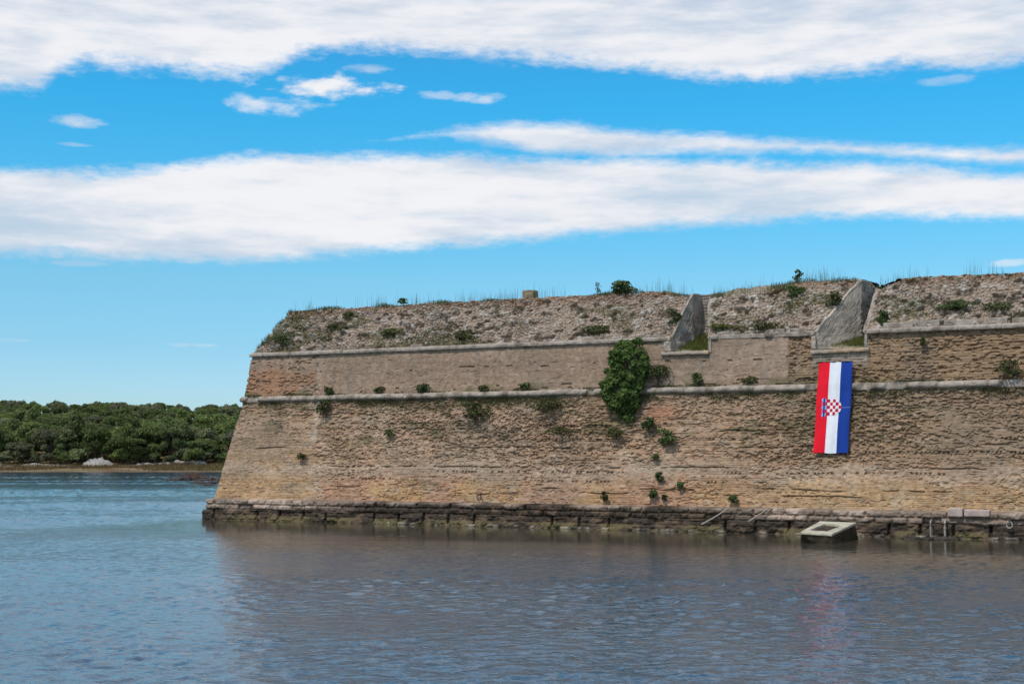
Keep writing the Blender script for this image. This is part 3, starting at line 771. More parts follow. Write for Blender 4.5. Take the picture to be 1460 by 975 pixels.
# ------------------------------------------------------------------ flag
def flag_n(z): return np.interp(z, [3.9, 7.2, 7.6, 8.9], [.66, 1.20, 1.245, 1.46])
FZ0, FZ1 = 4.08, 8.72
def flag_pt(a, b, off=0.):
    """a 0..1 across, b 0..1 down"""
    z = FZ1 + (FZ0 - FZ1) * b
    s = 38.16 + 1.76 * a - .17 * b + .02 * np.sin(b * 9 + 1) * (.5 - a)
    fold = .036 * np.sin(a * 17 + 1.2 * b + .8) * (.35 + .65 * np.abs(np.sin(b * 3.1))) + .010 * np.sin(a * 31 + 3 * b) + .02 * np.sin(b * 11 + a * 4)
    z = z + .02 * np.sin(a * 9) * (b > .97) - .03 * a * 0
    return W(s, flag_n(z) + fold * .9 - off, z)
def fabric(name, c):
    m, t, b = nt(name); L = t.links; b.inputs['Roughness'].default_value = .8; b.inputs['Specular IOR Level'].default_value = .15
    tc = N(t, 'ShaderNodeTexCoord'); n1 = N(t, 'ShaderNodeTexNoise'); n1.inputs['Scale'].default_value = 3.; L.new(tc.outputs['Object'], n1.inputs['Vector'])
    mr = N(t, 'ShaderNodeMapRange'); mr.inputs[3].default_value = .9; mr.inputs[4].default_value = 1.1; L.new(n1.outputs['Fac'], mr.inputs[0])
    rgb = N(t, 'ShaderNodeRGB'); rgb.outputs[0].default_value = (*c, 1)
    mu = N(t, 'ShaderNodeVectorMath', operation='SCALE'); L.new(rgb.outputs[0], mu.inputs[0]); L.new(mr.outputs[0], mu.inputs['Scale']); L.new(mu.outputs[0], b.inputs['Base Color'])
    return m
M_red = fabric('flag_red', (.80, .012, .03)); M_wht = fabric('flag_white', (.78, .80, .84)); M_blu = fabric('flag_blue', (.012, .05, .29)); M_lbl = fabric('emblem_light_blue', (.32, .48, .75)); M_seam = fabric('flag_seam', (.7, .68, .75))
M_sr = fabric('seam_red', (.62, .02, .05)); M_sw = fabric('seam_white', (.6, .5, .55)); M_sb = fabric('seam_blue', (.10, .16, .42)); M_crim = fabric('emblem_red', (.55, .01, .03))
fo = np.array(tuple(W(38.9, 1.4, FZ1)))
flag = empty('flag', tuple(fo)); tag(flag, 'long red, white and blue flag with a chequered shield hung vertically on the wall', 'flag')
na, nb = 97, 200
a_, b_ = np.meshgrid(np.linspace(0, 1, na), np.linspace(0, 1, nb), indexing='ij')
V = flag_pt(a_, b_) - fo
ac = (a_[:-1, :-1] + a_[1:, 1:]) / 2; bc = (b_[:-1, :-1] + b_[1:, 1:]) / 2
mi = np.where(ac < 1 / 3, 0, np.where(ac < 2 / 3, 1, 2))
mi = np.where((np.abs(bc - .502) < .0035), mi + 3, mi)
obj('cloth', V, grid_faces(na, nb), [M_red, M_wht, M_blu, M_sr, M_sw, M_sb], flag, midx=mi.ravel(), smooth=True)
# emblem: chequered shield, its top towards the left edge (flag hung sideways)
ea, eb = np.meshgrid(np.linspace(.315, .76, 90), np.linspace(.405, .60, 90), indexing='ij')
Va = flag_pt(ea, eb, .012) - fo
xa = (ea[:-1, :-1] + ea[1:, 1:]) / 2; xb = (eb[:-1, :-1] + eb[1:, 1:]) / 2
X = (xa - .325) / .41; Y = (xb - .412) / .176     # shield box 0..1
inside = (X > 0) & (X < 1) & (Y > 0) & (Y < 1) & (((X - .45) / .55) ** 2 * (X > .45) + ((Y - .5) / .5) ** 2 * (X > .45) < 1.0)
ci = np.floor(X * 5).astype(int); cj = np.floor(Y * 5).astype(int)
mi2 = np.where((ci + cj) % 2 == 0, 0, 1)
F = grid_faces(90, 90, keep=inside)
obj('shield', Va, F, [M_crim, M_wht], flag, midx=mi2[inside], smooth=True)
# crown of five small shields beside it (towards the left)
ea, eb = np.meshgrid(np.linspace(.13, .34, 60), np.linspace(.385, .63, 90), indexing='ij')
Va = flag_pt(ea, eb, .012) - fo
xa = (ea[:-1, :-1] + ea[1:, 1:]) / 2; xb = (eb[:-1, :-1] + eb[1:, 1:]) / 2
q = (xb - .398) / .206                       # 0..1 along the crown
arc = .175 + .05 * (np.abs(q - .5) * 2) ** 0 - .03 * (1 - (np.abs(q - .5) * 2) ** 2) * 0
left = .165 + .03 * np.abs(((q * 5) % 1) - .5)* 2
inside = (q > 0) & (q < 1) & (xa > left) & (xa < .318 - .05 * (np.abs(q - .5) * 2) ** 3)
k5 = np.floor(q * 5).astype(int); sub = (((xa - .165) / .05).astype(int) + k5) % 2
mi3 = np.where(k5 % 2 == 0, np.where(sub == 0, 1, 0), np.where(sub == 0, 0, 2))
mi3 = np.where((xa - left < .012), 1, mi3)
obj('crown', Va, grid_faces(60, 90, keep=inside), [M_blu, M_lbl, M_red], flag, midx=mi3[inside], smooth=True)
# top hem batten and the two cords up to the sill
V, F = tube([flag_pt(np.array(a), np.array(0.), .0) + np.array([0, 0, .015]) for a in (0, .25, .5, .75, 1.)], .022, 6); obj('batten', np.array(V) - fo, F, M_iron, flag)
for a, s_ in ((.04, 38.25), (.96, 39.7)):
    V, F = tube([flag_pt(np.array(a), np.array(0.)), W(s_, 1.42, 9.22), W(s_, 1.5, 9.42)], .008, 5); obj('cord', np.array(V) - fo, F, M_wood, flag)

# ------------------------------------------------------------------ vegetation
def leaves(pos, nrm, size, aspect=1.6, jit=.8):
    n = len(pos); d = rng.normal(size=(n, 3)) * jit + nrm; d /= np.linalg.norm(d, axis=1)[:, None]
    t = np.cross(d, rng.normal(size=(n, 3))); t /= np.linalg.norm(t, axis=1)[:, None] + 1e-9
    b = np.cross(d, t); sz_ = size * (.6 + .8 * rng.random(n))[:, None]
    V = np.stack([pos - t * sz_ * aspect / 2, pos + b * sz_ / 2, pos + t * sz_ * aspect / 2, pos - b * sz_ / 2], 1).reshape(-1, 3)
    F = np.arange(4 * n).reshape(n, 4); return V, F
def clump_leaves(clumps, n, size, flat=0.):
    """clumps: (cx,cy,cz,rx,ry,rz)"""
    C = np.array(clumps); w = C[:, 3] * C[:, 4] + C[:, 3] * C[:, 5]; w = w / w.sum()
    k = rng.choice(len(C), n, p=w); d = rng.normal(size=(n, 3)); d /= np.linalg.norm(d, axis=1)[:, None]
    d[:, 2] = np.where((d[:, 2] < -.2) & (rng.random(n) < .7), -d[:, 2], d[:, 2])
    r = (.55 + .5 * rng.random(n) ** .6)[:, None]
    pos = C[k, :3] + d * C[k, 3:6] * r
    return leaves(pos, d, size)
def crown_variant(kind, seed):
    r = random.Random(seed); cl = []
    if kind == 'dome':      # rounded pine
        H = r.uniform(5.2, 6.6); w = r.uniform(3.2, 4.2)
        for i in range(r.randint(13, 18)):
            a = r.uniform(0, 6.28); q = math.sqrt(r.random()) ; x = w * q * math.cos(a); y = w * q * math.sin(a)
            z = H * (.62 + .42 * math.sqrt(max(0, 1 - q * q))) + r.uniform(-.4, .4)
            rr = r.uniform(1.0, 1.7); cl.append((x, y, z, rr, rr, rr * r.uniform(.5, .75)))
        for i in range(7):
            a = r.uniform(0, 6.28); q = r.uniform(.5, .95); cl.append((w * q * math.cos(a), w * q * math.sin(a), H * r.uniform(.35, .6), 1.2, 1.2, .8))
    elif kind == 'tall':
        H = r.uniform(7.0, 8.5); w = r.uniform(2.0, 2.6)
        for i in range(20):
            q = (i + .5) / 20; z = H * (.18 + .82 * q); ww = w * math.sin(math.pi * (.25 + .72 * q)) ; a = r.uniform(0, 6.28)
            rr = r.uniform(.9, 1.4); cl.append((ww * .75 * math.cos(a), ww * .75 * math.sin(a), z, rr, rr, rr * .8))
    else:                   # low bush
        H = r.uniform(2.4, 3.4); w = r.uniform(2.0, 2.8)
        for i in range(12):
            a = r.uniform(0, 6.28); q = math.sqrt(r.random()); rr = r.uniform(.8, 1.2)
            cl.append((w * q * math.cos(a), w * q * math.sin(a), H * (.25 + .65 * math.sqrt(max(0, 1 - q * q))), rr, rr, rr * .8))
    return cl, H, w
def make_tree(kind, seed, nl):
    cl, H, w = crown_variant(kind, seed)
    V, F = clump_leaves(cl, nl, .34)
    cm = mesh_data('crown', V, F, [M_pine])
    r = random.Random(seed + 1)
    pcs = [tube([(0, 0, -.8), (r.uniform(-.1, .1), 0, H * .3), (r.uniform(-.2, .2), r.uniform(-.2, .2), H * .8)], .19, 7, .08)]
    for c in cl[::3]:
        pcs.append(tube([(0, 0, H * .25 + r.random() * H * .2), (c[0] * .5, c[1] * .5, c[2] * .75), (c[0], c[1], c[2])], .07, 5, .03))
    V, F = merge(pcs)
    tm = mesh_data('trunk', V, F, [M_trunk])
    return tm, cm
variants = [make_tree('dome', 1, 3600), make_tree('dome', 2, 3600), make_tree('dome', 3, 3600), make_tree('dome', 4, 3600), make_tree('tall', 5, 3000), make_tree('tall', 6, 3000)]
bushes = [make_tree('bush', 11, 1500), make_tree('bush', 12, 1500), make_tree('bush', 13, 1500)]

def land_h(x, y):
    x = np.asarray(x, float); y = np.asarray(y, float)
    sh = 337 + 4 * (fbm(x * .02, x * 0, 400, 3) - .5) + np.maximum(0, x + 40) * .15
    t = y - sh
    h = np.interp(t, [-40, 0, 3, 14, 20, 75, 105, 400, 3000], [-3, -.1, .55, 2.0, 2.4, 12.0, 14.4, 13.6, 9.0])
    h = h + ss(0, 10, t) * .5 * (fbm(x * .15, y * .15, 401, 4) - .5) + ss(20, 60, t) * 2.2 * (fbm(x * .02, y * .02, 402, 3) - .5)
    return h
def add_tree(x, y, sc_, var, name, label, cat, group, rz):
    z = float(land_h(x, y))
    e = empty(name, (x, y, z)); e.rotation_euler = (0, 0, rz); e.scale = (sc_[0], sc_[0], sc_[1])
    tag(e, label, cat, group); link('trunk', var[0], e); link('crown', var[1], e); return e
tr = random.Random(3)
front_names = [(0, 'leftmost'), ]
rowY = 353.; rowi = 0; trees = []
while rowY < 432:
    dx = 6.0; x = -175 + tr.uniform(0, 4)
    while x < -40:
        X = x + tr.uniform(-1.6, 1.6); Y = rowY + tr.uniform(-2.2, 2.2)
        px = X / Y * 2028 + 730
        if px > -110 and px < 400: trees.append((X, Y, rowi, px))
        x += dx * tr.uniform(.8, 1.25)
    rowY += 5.6 + rowi * .35; rowi += 1
for (X, Y, r_, px) in trees:
    v = variants[tr.choice([0, 1, 2, 3, 0, 1, 2, 3, 4, 5])]
    if r_ == 0:
        v = variants[tr.choice([0, 1, 2, 3, 4, 5, 4])]
    h = tr.uniform(.85, 1.25); w = tr.uniform(.85, 1.2)
    if r_ >= 6:
        v = variants[tr.randint(0, 3)]; w = tr.uniform(.6, .85); h = tr.uniform(.85, 1.08)
    if r_ <= 1: h *= 1.12
    lab = 'rounded green pine crown in the closed wood across the water'; g = 'pines in the wood across the water'
    add_tree(X, Y, (w, h), v, 'pine_tree', lab, 'tree', g, tr.uniform(0, 6.28))
# singled-out front trees
for (px, wy, w, h, vi, lab) in [(30, 351, 1.0, .78, 0, 'light green rounded pine standing out at the wood edge above the pale gravel bank'),
                            (95, 352, 1.1, 1.0, 4, 'tall dark pine at the wood edge just left of the white rock heap'),
                            (188, 351, 1.05, .95, 1, 'mid green pine at the wood edge just right of the white rock heap'),
                            (290, 352, 1.0, .9, 2, 'dark pine at the wood edge directly behind the row of white boulders')]:
    add_tree((px - 730) / 2028 * wy, wy, (w, h), variants[vi], 'pine_tree', lab, 'tree', 'pines in the wood across the water', 1.1 * vi)
# the wood goes on behind the bastion, seen only from beside the photograph's viewpoint
LV = []
cvs = []
for v_ in variants:
    a_ = np.zeros(len(v_[1].vertices) * 3, dtype=np.float32); v_[1].vertices.foreach_get('co', a_); cvs.append(a_.reshape(-1, 4, 3)[::2])
for row_ in range(5):
    x_ = -66. + row_ * 1.5
    while x_ < 60:
        y_ = 355 + row_ * 9 + tr.uniform(-2, 2); c_ = cvs[tr.randint(0, 5)]; k_ = tr.uniform(.85, 1.2)
        LV.append(c_ * k_ + np.array([x_, y_ + max(0, x_ + 40) * .15, float(land_h(x_, y_ + max(0, x_ + 40) * .15))])); x_ += tr.uniform(5, 7.5)
LV = np.concatenate(LV).reshape(-1, 3); lc = LV.mean(0)
o = obj('distant_wood', LV - lc, np.arange(len(LV)).reshape(-1, 4), M_pine); o.location = lc
tag(o, 'closed green wood going on along the far shore behind the bastion', 'wood', None, 'stuff')
# undergrowth bushes along the edge
x = -170
while x < -55:
    X = x; Y = 349.3 + tr.uniform(-.8, 1.8); px = X / Y * 2028 + 730
    if -60 < px < 360 and not (122 < px < 160):
        s_ = tr.uniform(.6, 1.15)
        add_tree(X, Y, (s_, s_), bushes[tr.randint(0, 2)], 'shoreline_bush', 'low green bush along the foot of the wood across the water', 'bush', 'bushes along the edge of the wood', tr.uniform(0, 6.28))
    x += tr.uniform(2.5, 5.0)

# shrubs growing out of the wall ------------------------------------------------
def wall_shrub(s_, z_, w, h, nl, mat, label, name='wall_shrub', cat='shrub', size=.10, dep=.5, n_=None, group=None, ncl=9, twigs=True):
    nn = (float(nz(z_)) - .1) if n_ is None else n_
    o0 = np.array(tuple(W(s_, nn, z_))); r = random.Random(int(s_ * 100 + z_ * 10))
    e = empty(name, tuple(o0)); tag(e, label, cat, group)
    cl = []
    for i in range(ncl):
        a = r.uniform(-1, 1); b = r.uniform(0, 1) ; c = r.uniform(0, 1)
        ww = math.sqrt(max(.05, 1 - (2 * b - 1) ** 2))
        rr = r.uniform(.22, .34)
        p = D * (a * w * .38 * ww) - I * (c * dep * .6 * ww)
        cl.append((p[0], p[1], h * (.12 + .72 * b), rr * w, rr * w * .8, rr * h * .8))
    V, F = clump_leaves(cl, nl, size)
    stems = [tube([I * 0 .__float__() if False else (I[0] * .25, I[1] * .25, -.05), (-I[0] * .05, -I[1] * .05, .1 * h), (c[0] * .6, c[1] * .6, c[2] * .7), c[:3]], .015 + .01 * h, 5, .008) for c in cl[::2]]
    v, f = merge(stems); obj('stem', v, f, M_trunk, e)
    obj('foliage', V, F, mat, e)
    return e
# the big bush (hand-placed clumps following its outline)
def big_bush():
    o0 = np.array(tuple(W(27.66, 1.2, 6.0))); e = empty('wall_bush', tuple(o0)); e.scale = (1, 1, 1)
    tag(e, 'big dark green leafy bush spilling over the cordon in the middle of the wall', 'bush')
    cl = []; r = random.Random(5)
    prof = [(.15, .25, .05), (.5, .5, -.05), (.9, .85, -.2), (1.3, 1.15, -.35), (1.8, 1.25, -.3), (2.3, 1.22, -.05), (2.8, 1.15, .08), (3.3, 1.08, .1), (3.65, .9, .1), (3.9, .6, .1)]
    for (z, hw, cx) in prof:
        for k in range(17 if hw > .6 else 7):
            a = (r.uniform(-1, 1)); a = math.copysign(abs(a) ** .7, a)
            out = .75 * math.sqrt(max(.1, 1 - a * a)) * min(1, hw) * r.uniform(.4, 1)
            rr = r.uniform(.16, .34); p = D * (cx + a * (hw - .12)) - I * (out - .12)
            cl.append((p[0], p[1], z + r.uniform(-.28, .28), rr, rr, rr * r.uniform(.6, 1.3)))
    V, F = clump_leaves(cl, 23000, .095)
    obj('foliage', V, F, M_bush, e)
    v, f = merge([tube([(I[0] * .8, I[1] * .8, 1.5), (0, 0, 1.6), (c[0] * .7, c[1] * .7, 1.6 + (c[2] - 1.6) * .7), c[:3]], .05, 6, .012) for c in cl[::3]])
    obj('branch', v, f, M_trunk, e)
big_bush()
WS = [ # s, z, width, height, leaves, material, label
 (29.3, 7.65, 1.5, 1.15, 650, M_weed, 'dull green shrub on the cordon just right of the big bush'),
 (28.95, 5.25, .85, .75, 420, M_shrub, 'rounded green shrub on the lower wall below and right of the big bush'),
 (30.1, 4.55, 1.15, .85, 520, M_shrub, 'wider dark green shrub on the lower wall, right of the rounded shrub'),
 (29.45, 3.75, .38, .3, 120, M_shrub, 'tiny green tuft under the two shrubs below the big bush'),
 (29.75, 2.60, .42, .48, 200, M_shrub, 'small upright green tuft, highest of those just above the plinth mid-wall'),
 (30.95, 2.22, .40, .42, 200, M_shrub, 'small green tuft just above the plinth, the right one of the mid-wall tufts'),
 (29.45, 1.72, .52, .42, 220, M_shrub, 'small round tuft nearly on the plinth, below the upright mid-wall tuft'),
 (30.1, 1.62, .3, .26, 110, M_shrub, 'tiny tuft on the plinth right beside the round one'),
 (33.9, 1.50, .5, .38, 220, M_shrub, 'small green tuft on the plinth above the leaning poles'),
 (26.7, 1.50, .42, .55, 220, M_weed, 'brownish green tuft on the plinth left of the mid-wall tufts'),
 (7.9, 7.6, .7, .75, 260, M_weed, 'yellowish tuft on the cordon near the left seam of the wall'),
 (7.8, 6.45, 1.1, .9, 420, M_weed, 'hanging dark weeds right under the cordon near the left seam'),
 (14.7, 7.62, 1.0, .5, 300, M_shrub, 'green tuft sitting on the cordon left of centre'),
 (11.5, 7.62, .7, .5, 180, M_weed, 'low weeds on the cordon between the left seam and the green tuft'),
 (18.6, 7.62, .8, .35, 200, M_weed, 'faded weeds on the cordon above the brown hanging shrub'),
 (21.3, 7.62, .6, .45, 200, M_shrub, 'small grey green tuft on the cordon left of the big bush'),
 (18.2, 5.9, 1.9, 1.1, 700, M_weed, 'broad brownish green shrub hanging on the lower wall left of the big bush'),
 (22.6, 6.4, 1.9, .75, 520, M_weed, 'thin spread of weeds under the cordon next to the big bush'),
 (12.6, 5.0, .5, .5, 140, M_weed, 'single faded tuft on the lower wall left of centre'),
 (6.6, 3.75, .6, .35, 160, M_weed, 'tuft at the middle height of the lower wall near the bastion corner'),
 (31.6, 7.7, .55, .8, 240, M_shrub, 'upright green tuft on the cordon below the walled-up embrasure'),
 (34.5, 7.7, .8, .5, 220, M_weed, 'brown weeds on the cordon between the two embrasures'),
 (36.6, 12.2, .95, .9, 420, M_shrub, 'green shrub on the rubble face of the middle merlon'),
 (30.0, 11.0, .8, .9, 320, M_weed, 'weeds on the rubble left of the first embrasure'),
 (38.7, 11.6, .9, .9, 360, M_weed, 'dark weeds on the rubble along the edge of the second embrasure'),
 (41.3, 10.6, .8, .7, 360, M_shrub, 'dark green tuft at the foot of the rubble right of the second embrasure'),
 (44.9, 11.2, 2.0, .5, 700, M_shrub, 'long green patch of weeds on the right merlon'),
 (47.0, 11.1, 1.8, .4, 460, M_weed, 'duller low weeds right of the long green patch on the right merlon'),
 (47.6, 7.7, 1.4, .9, 360, M_weed, 'weeds over the broken cordon at the far right edge of the wall'),
 (43.4, 9.4, .35, .4, 90, M_weed, 'tiny tuft on the brown brick of the upper right wall'),
 (32.9, 10.55, 1.6, .4, 420, M_lush, 'yellow green grass patch at the foot of the middle merlon, by the first embrasure'),
 (35.2, 10.55, 1.7, .35, 300, M_weed, 'low dull weeds along the foot of the middle merlon'),
 (25.5, 10.7, 2.0, .5, 460, M_weed, 'low weeds at the foot of the rubble above the big bush'),
 (17.0, 10.75, 2.2, .6, 520, M_weed, 'low green weeds at the foot of the rubble left of centre'),
 (11.8, 11.0, 1.6, .6, 420, M_weed, 'green weeds on the rubble in the left half of the parapet'),
 (4.2, 10.8, 2.2, .9, 600, M_shrub, 'dense green weeds at the left corner of the rubble parapet'),
 (7.7, 11.6, 1.4, .6, 320, M_weed, 'dull weeds midway up the rubble near the left corner'),
 (8.3, 12.4, 1.0, .5, 260, M_weed, 'dark weeds near the crest at the left end of the parapet'),
 (23.8, 5.1, 2.0, .4, 300, M_weed, 'faint strip of moss weeds on the lower wall under the big bush'),
 (26.9, 4.9, 1.1, .6, 260, M_weed, 'dull weeds on the lower wall directly below the big bush'),
]
for (s_, z_, w_, h_, nl, mt, lab) in WS:
    up = z_ > 10.35
    n_ = (1.75 + (z_ - 10.3) * .6 - .12) if up else (float(nz(z_)) - (.12 if z_ < 7.5 or z_ > 7.75 else .02))
    if up: 
        wall_shrub(s_, z_, w_, h_, int(nl * 1.1), mt, lab, size=.085, dep=.25, n_=n_ + .25, ncl=10)
    else:
        wall_shrub(s_, z_, w_, h_, nl, mt, lab, size=.085, dep=.45 if h_ > .6 else .25, n_=n_, group=None)
wall_shrub(26.45, 13.12, 1.45, .72, 700, M_shrub, 'small round leafy sapling alone on the parapet crest', 'sapling', 'sapling', size=.11, dep=.8, n_=3.7, ncl=12)
wall_shrub(36.55, 13.1, .5, .75, 130, M_shrub, 'thin dark sprig standing above the middle merlon', 'sapling', 'sapling', size=.09, dep=.3, n_=3.6, ncl=5)
wall_shrub(11.9, 13.15, .6, .4, 200, M_shrub, 'dark round tuft on the crest in the left half of the parapet', size=.08, dep=.4, n_=3.6)
wall_shrub(24.9, 13.15, .45, .75, 120, M_grass, 'pale feathery tuft on the crest left of the round sapling', size=.05, dep=.3, n_=3.6)

# grass: blades along the crest, in the embrasures and on the ledges
def blades(base, h, w=.016, lean=.25):
    n = len(base); h = np.asarray(h) * (.6 + .7 * rng.random(n)); a = rng.random(n) * 6.283
    d = np.stack([np.cos(a), np.sin(a), 0 * a], 1); q = np.stack([-np.sin(a), np.cos(a), 0 * a], 1)
    ln = (rng.random(n) * lean * h)[:, None] * q
    ww = (w * (.7 + .6 * rng.random(n)))[:, None] * d
    mid = base + ln * .35 + np.stack([0 * h, 0 * h, h * .55], 1); top = base + ln + np.stack([0 * h, 0 * h, h], 1)
    V = np.stack([base - ww, base + ww, mid + ww * .7, mid - ww * .7, top + ww * .15, top - ww * .15], 1).reshape(-1, 3)
    k = np.arange(n)[:, None] * 6
    F = np.concatenate([k + [[0, 1, 2, 3]], k + [[3, 2, 4, 5]]], 0); return V, F
def stuff(name, V, F, m, label, cat='grass'):
    V = np.asarray(V); c = V.mean(0); o = obj(name, V - c, F, m); o.location = c; return tag(o, label, cat, None, 'stuff')
def crest_pts(s, dn):
    z = crest_z(s); n = 1.75 + (z - 10.3) * .6; return W(s, n + dn, z + .0 + ss(0, 1.0, dn) * (back_z(s) - z))
s = rng.uniform(3.6, 75, 26000); dn = rng.uniform(-.15, 1.0, len(s))
dens = fbm(s * .35, s * 0, 500, 3); keep = (rng.random(len(s)) < ss(.36, .62, dens)) & ~((s > 30.6) & (s < 31.8)) & ~((s > 39.7) & (s < 40.9)) & ~((s > 36.9) & (s < 40.9) & (dn < 9) & (rng.random(len(s)) < .55))
s = s[keep]; dn = dn[keep]
V, F = blades(crest_pts(s, dn) - [0, 0, .05], .05 + .22 * ss(.4, .7, fbm(s * .5, s * 0, 501, 3)), .012)
V2, F2 = [], []
s = rng.uniform(3.6, 60, 1500); kk = rng.random(len(s)) < ss(.42, .66, fbm(s * .5, s * 0, 502, 3)); s = s[kk]
s = np.concatenate([s, rng.normal(37.6, .6, 90), rng.uniform(26.8, 29.4, 30), rng.uniform(13.5, 20, 90), rng.normal(41.1, .1, 14), rng.normal(41.9, .08, 12), rng.uniform(9.5, 13.5, 60), rng.uniform(31.8, 33.2, 24)])
s = s[~((s > 30.6) & (s < 31.7)) & ~((s > 39.2) & (s < 40.9))]
V2, F2 = blades(crest_pts(s, rng.uniform(0, .6, len(s))) - [0, 0, .05], rng.uniform(.3, .85, len(s)), .007, .18)
stuff('crest_grass', np.concatenate([V, V2]), np.concatenate([F, F2 + len(V)]), M_grass, 'dry green grass and tall thin stalks growing all along the parapet crest')
for k in (1, 2):
    n = rng.uniform(1.95, 4.1, 3600); q = rng.random(len(n)); a = cheek_l(k, n); b = cheek_r(k, n); s = a + (b - a) * q
    if k == 1: pass
    kp = rng.random(len(n)) < ss(1.9, 2.3 + .5 * (q < .4), n); s = s[kp]; n = n[kp]
    V, F = blades(W(s, n, floor_z(k, n) - .03), .16 if k == 2 else .26, .014, .5)
    stuff('embrasure_grass', V, F, M_lush, 'lush green grass covering the sloping floor of the %s embrasure' % ('first, walled-up' if k == 1 else 'second, open'))
# thin weeds rooted at random in the rubble and along the ledges (countless sprigs)
s = rng.uniform(2.5, 60, 9000); t = rng.random(len(s)) ** 1.4; z = 10.4 + t * 2.6; ok = (rng.random(len(s)) < ss(.50, .64, fbm(s * .45, (z - 10.3) * 1.05, 66, 4) + .07)) & ~((s > 29.6) & (s < 32.4)) & ~((s > 37.7) & (s < 41))
ok &= s > (1.85 + (z - 10.3) * .6)
s = s[ok]; z = z[ok]
V, F = blades(W(s, 1.75 + (z - 10.3) * .6 - .02, z), .16, .014, .9)
stuff('rubble_weeds', V, F, M_weed, 'sparse low weeds scattered over the sloping rubble parapet', 'weeds')
s = rng.uniform(1.6, 60, 5200); ok = rng.random(len(s)) < ss(.45, .62, fbm(s * .6, s * 0, 510, 3)); s = s[ok]; s = s[(s < 37.9) | (s > 40)]
V, F = blades(W(s, 1.42 + 0 * s, 7.62 + 0 * s), .13, .014, 1.2)
s2 = rng.uniform(2, 60, 9000); z2 = 7.2 - np.abs(rng.normal(0, .22, len(s2))); ok = rng.random(len(s2)) < ss(.42, .6, fbm(s2 * .45, z2 * .8, 37, 3)) * .9; s2 = s2[ok]; z2 = z2[ok]
k2 = (s2 < 37.7) | (s2 > 40); s2 = s2[k2]; z2 = z2[k2]
V2, F2 = blades(W(s2, nz(z2) - .03, z2), .11, .016, 1.8)
stuff('cordon_weeds', np.concatenate([V, V2]), np.concatenate([F, F2 + len(V)]), M_weed, 'thin weeds growing along the rounded cordon and in the joints beneath it', 'weeds')
# weeds down the left sloping corner edge
t = rng.random(900); z = 10.4 + 2.7 * t; kk = rng.random(900) < ss(.4, .6, fbm(t * 9, t * 0, 512, 2)); z = z[kk]
V, F = blades(W(sz(z) + rng.uniform(-.08, .2, len(z)), nz(z) + rng.uniform(-.05, .3, len(z)), z - .02), .24, .014, .6)
stuff('corner_weeds', V, F, M_grass, 'grass growing down the sloping left corner edge of the parapet', 'weeds')

# ------------------------------------------------------------------ far shore
xs = np.concatenate([np.arange(-900, -190, 25.), np.arange(-190, -30, 1.2), np.arange(-30, 900, 25.)])
ys = np.concatenate([np.arange(300, 330, 3.), np.arange(330, 362, .6), np.arange(362, 450, 4.), np.arange(450, 3000, 150.)])
XX, YY = np.meshgrid(xs, ys, indexing='ij'); ZZ = land_h(XX, YY)
def land_mat():
    m, t, b = nt('shore_ground'); L = t.links; b.inputs['Roughness'].default_value = .95; b.inputs['Specular IOR Level'].default_value = .1
    tc = N(t, 'ShaderNodeTexCoord'); n1 = N(t, 'ShaderNodeTexNoise'); n1.inputs['Scale'].default_value = .12; n1.inputs['Detail'].default_value = 6
    mp = N(t, 'ShaderNodeMapping'); mp.inputs['Scale'].default_value = (1, 2.5, 1); L.new(tc.outputs['Object'], mp.inputs[0]); L.new(mp.outputs[0], n1.inputs['Vector'])
    cr = N(t, 'ShaderNodeValToRGB'); e = cr.color_ramp.elements; e[0].position = .35; e[0].color = (.13, .075, .05, 1); e[1].position = .72; e[1].color = (.30, .22, .15, 1)
    k = e.new(.5); k.color = (.17, .13, .065, 1); L.new(n1.outputs['Fac'], cr.inputs[0]); L.new(cr.outputs[0], b.inputs['Base Color']); return m
V = np.stack([XX, YY, ZZ], -1)
o = obj('hill', V, grid_faces(len(xs), len(ys)), land_mat(), smooth=True); o['kind'] = 'structure'
# marsh grass strip
n = 26000; x = rng.uniform(-150, -50, n); y = rng.uniform(338, 350, n); h = land_h(x, y); ok = (h > .15) & (rng.random(n) < ss(.3, .55, fbm(x * .12, y * .3, 520, 3))); 
base = np.stack([x, y, h - .03], 1)[ok]
V, F = blades(base, .5, .06, .8); stuff('marsh_grass', V, F, M_marsh, 'brownish marsh grass along the far shore')
# pale gravel bank, rock heap, row of boulders
def bank(px0, px1, Y, h, name, label, cat, seed, dep=3.0, rise=0.):
    x0 = (px0 - 730) / 2028 * Y; x1 = (px1 - 730) / 2028 * Y; nx = 60; ny = 16
    V = np.zeros((nx, ny, 3))
    for i in range(nx):
        a = i / (nx - 1)
        for j in range(ny):
            b = j / (ny - 1); x = x0 + (x1 - x0) * a; y = Y - dep / 2 + dep * b
            env = (math.sin(math.pi * a) ** .6) * math.sin(math.pi * b) ** .7
            pk = .25 + 1.3 * float(fbm(a * 7 + seed, b * 4, seed, 4)) ** 1.5
            V[i, j] = (x, y, float(land_h(x, y)) - .15 + (h * env * pk + .12 * env * float(vn(x * 2, y * 2, seed))))
    return thing(name, V, grid_faces(nx, ny), M_whiterock, label, cat)
bank(28, 112, 347.5, .62, 'gravel_bank', 'long low pale gravel bank under the left part of the wood', 'gravel bank', 600)
bank(120, 166, 348, 2.3, 'rock_heap', 'pale whitish rock heap, tallest on the far shore', 'rock heap', 610, 4.)
bank(0, 24, 344, .35, 'gravel_bank', 'narrow strip of pale sand at the left edge of the far shore', 'gravel bank', 620)
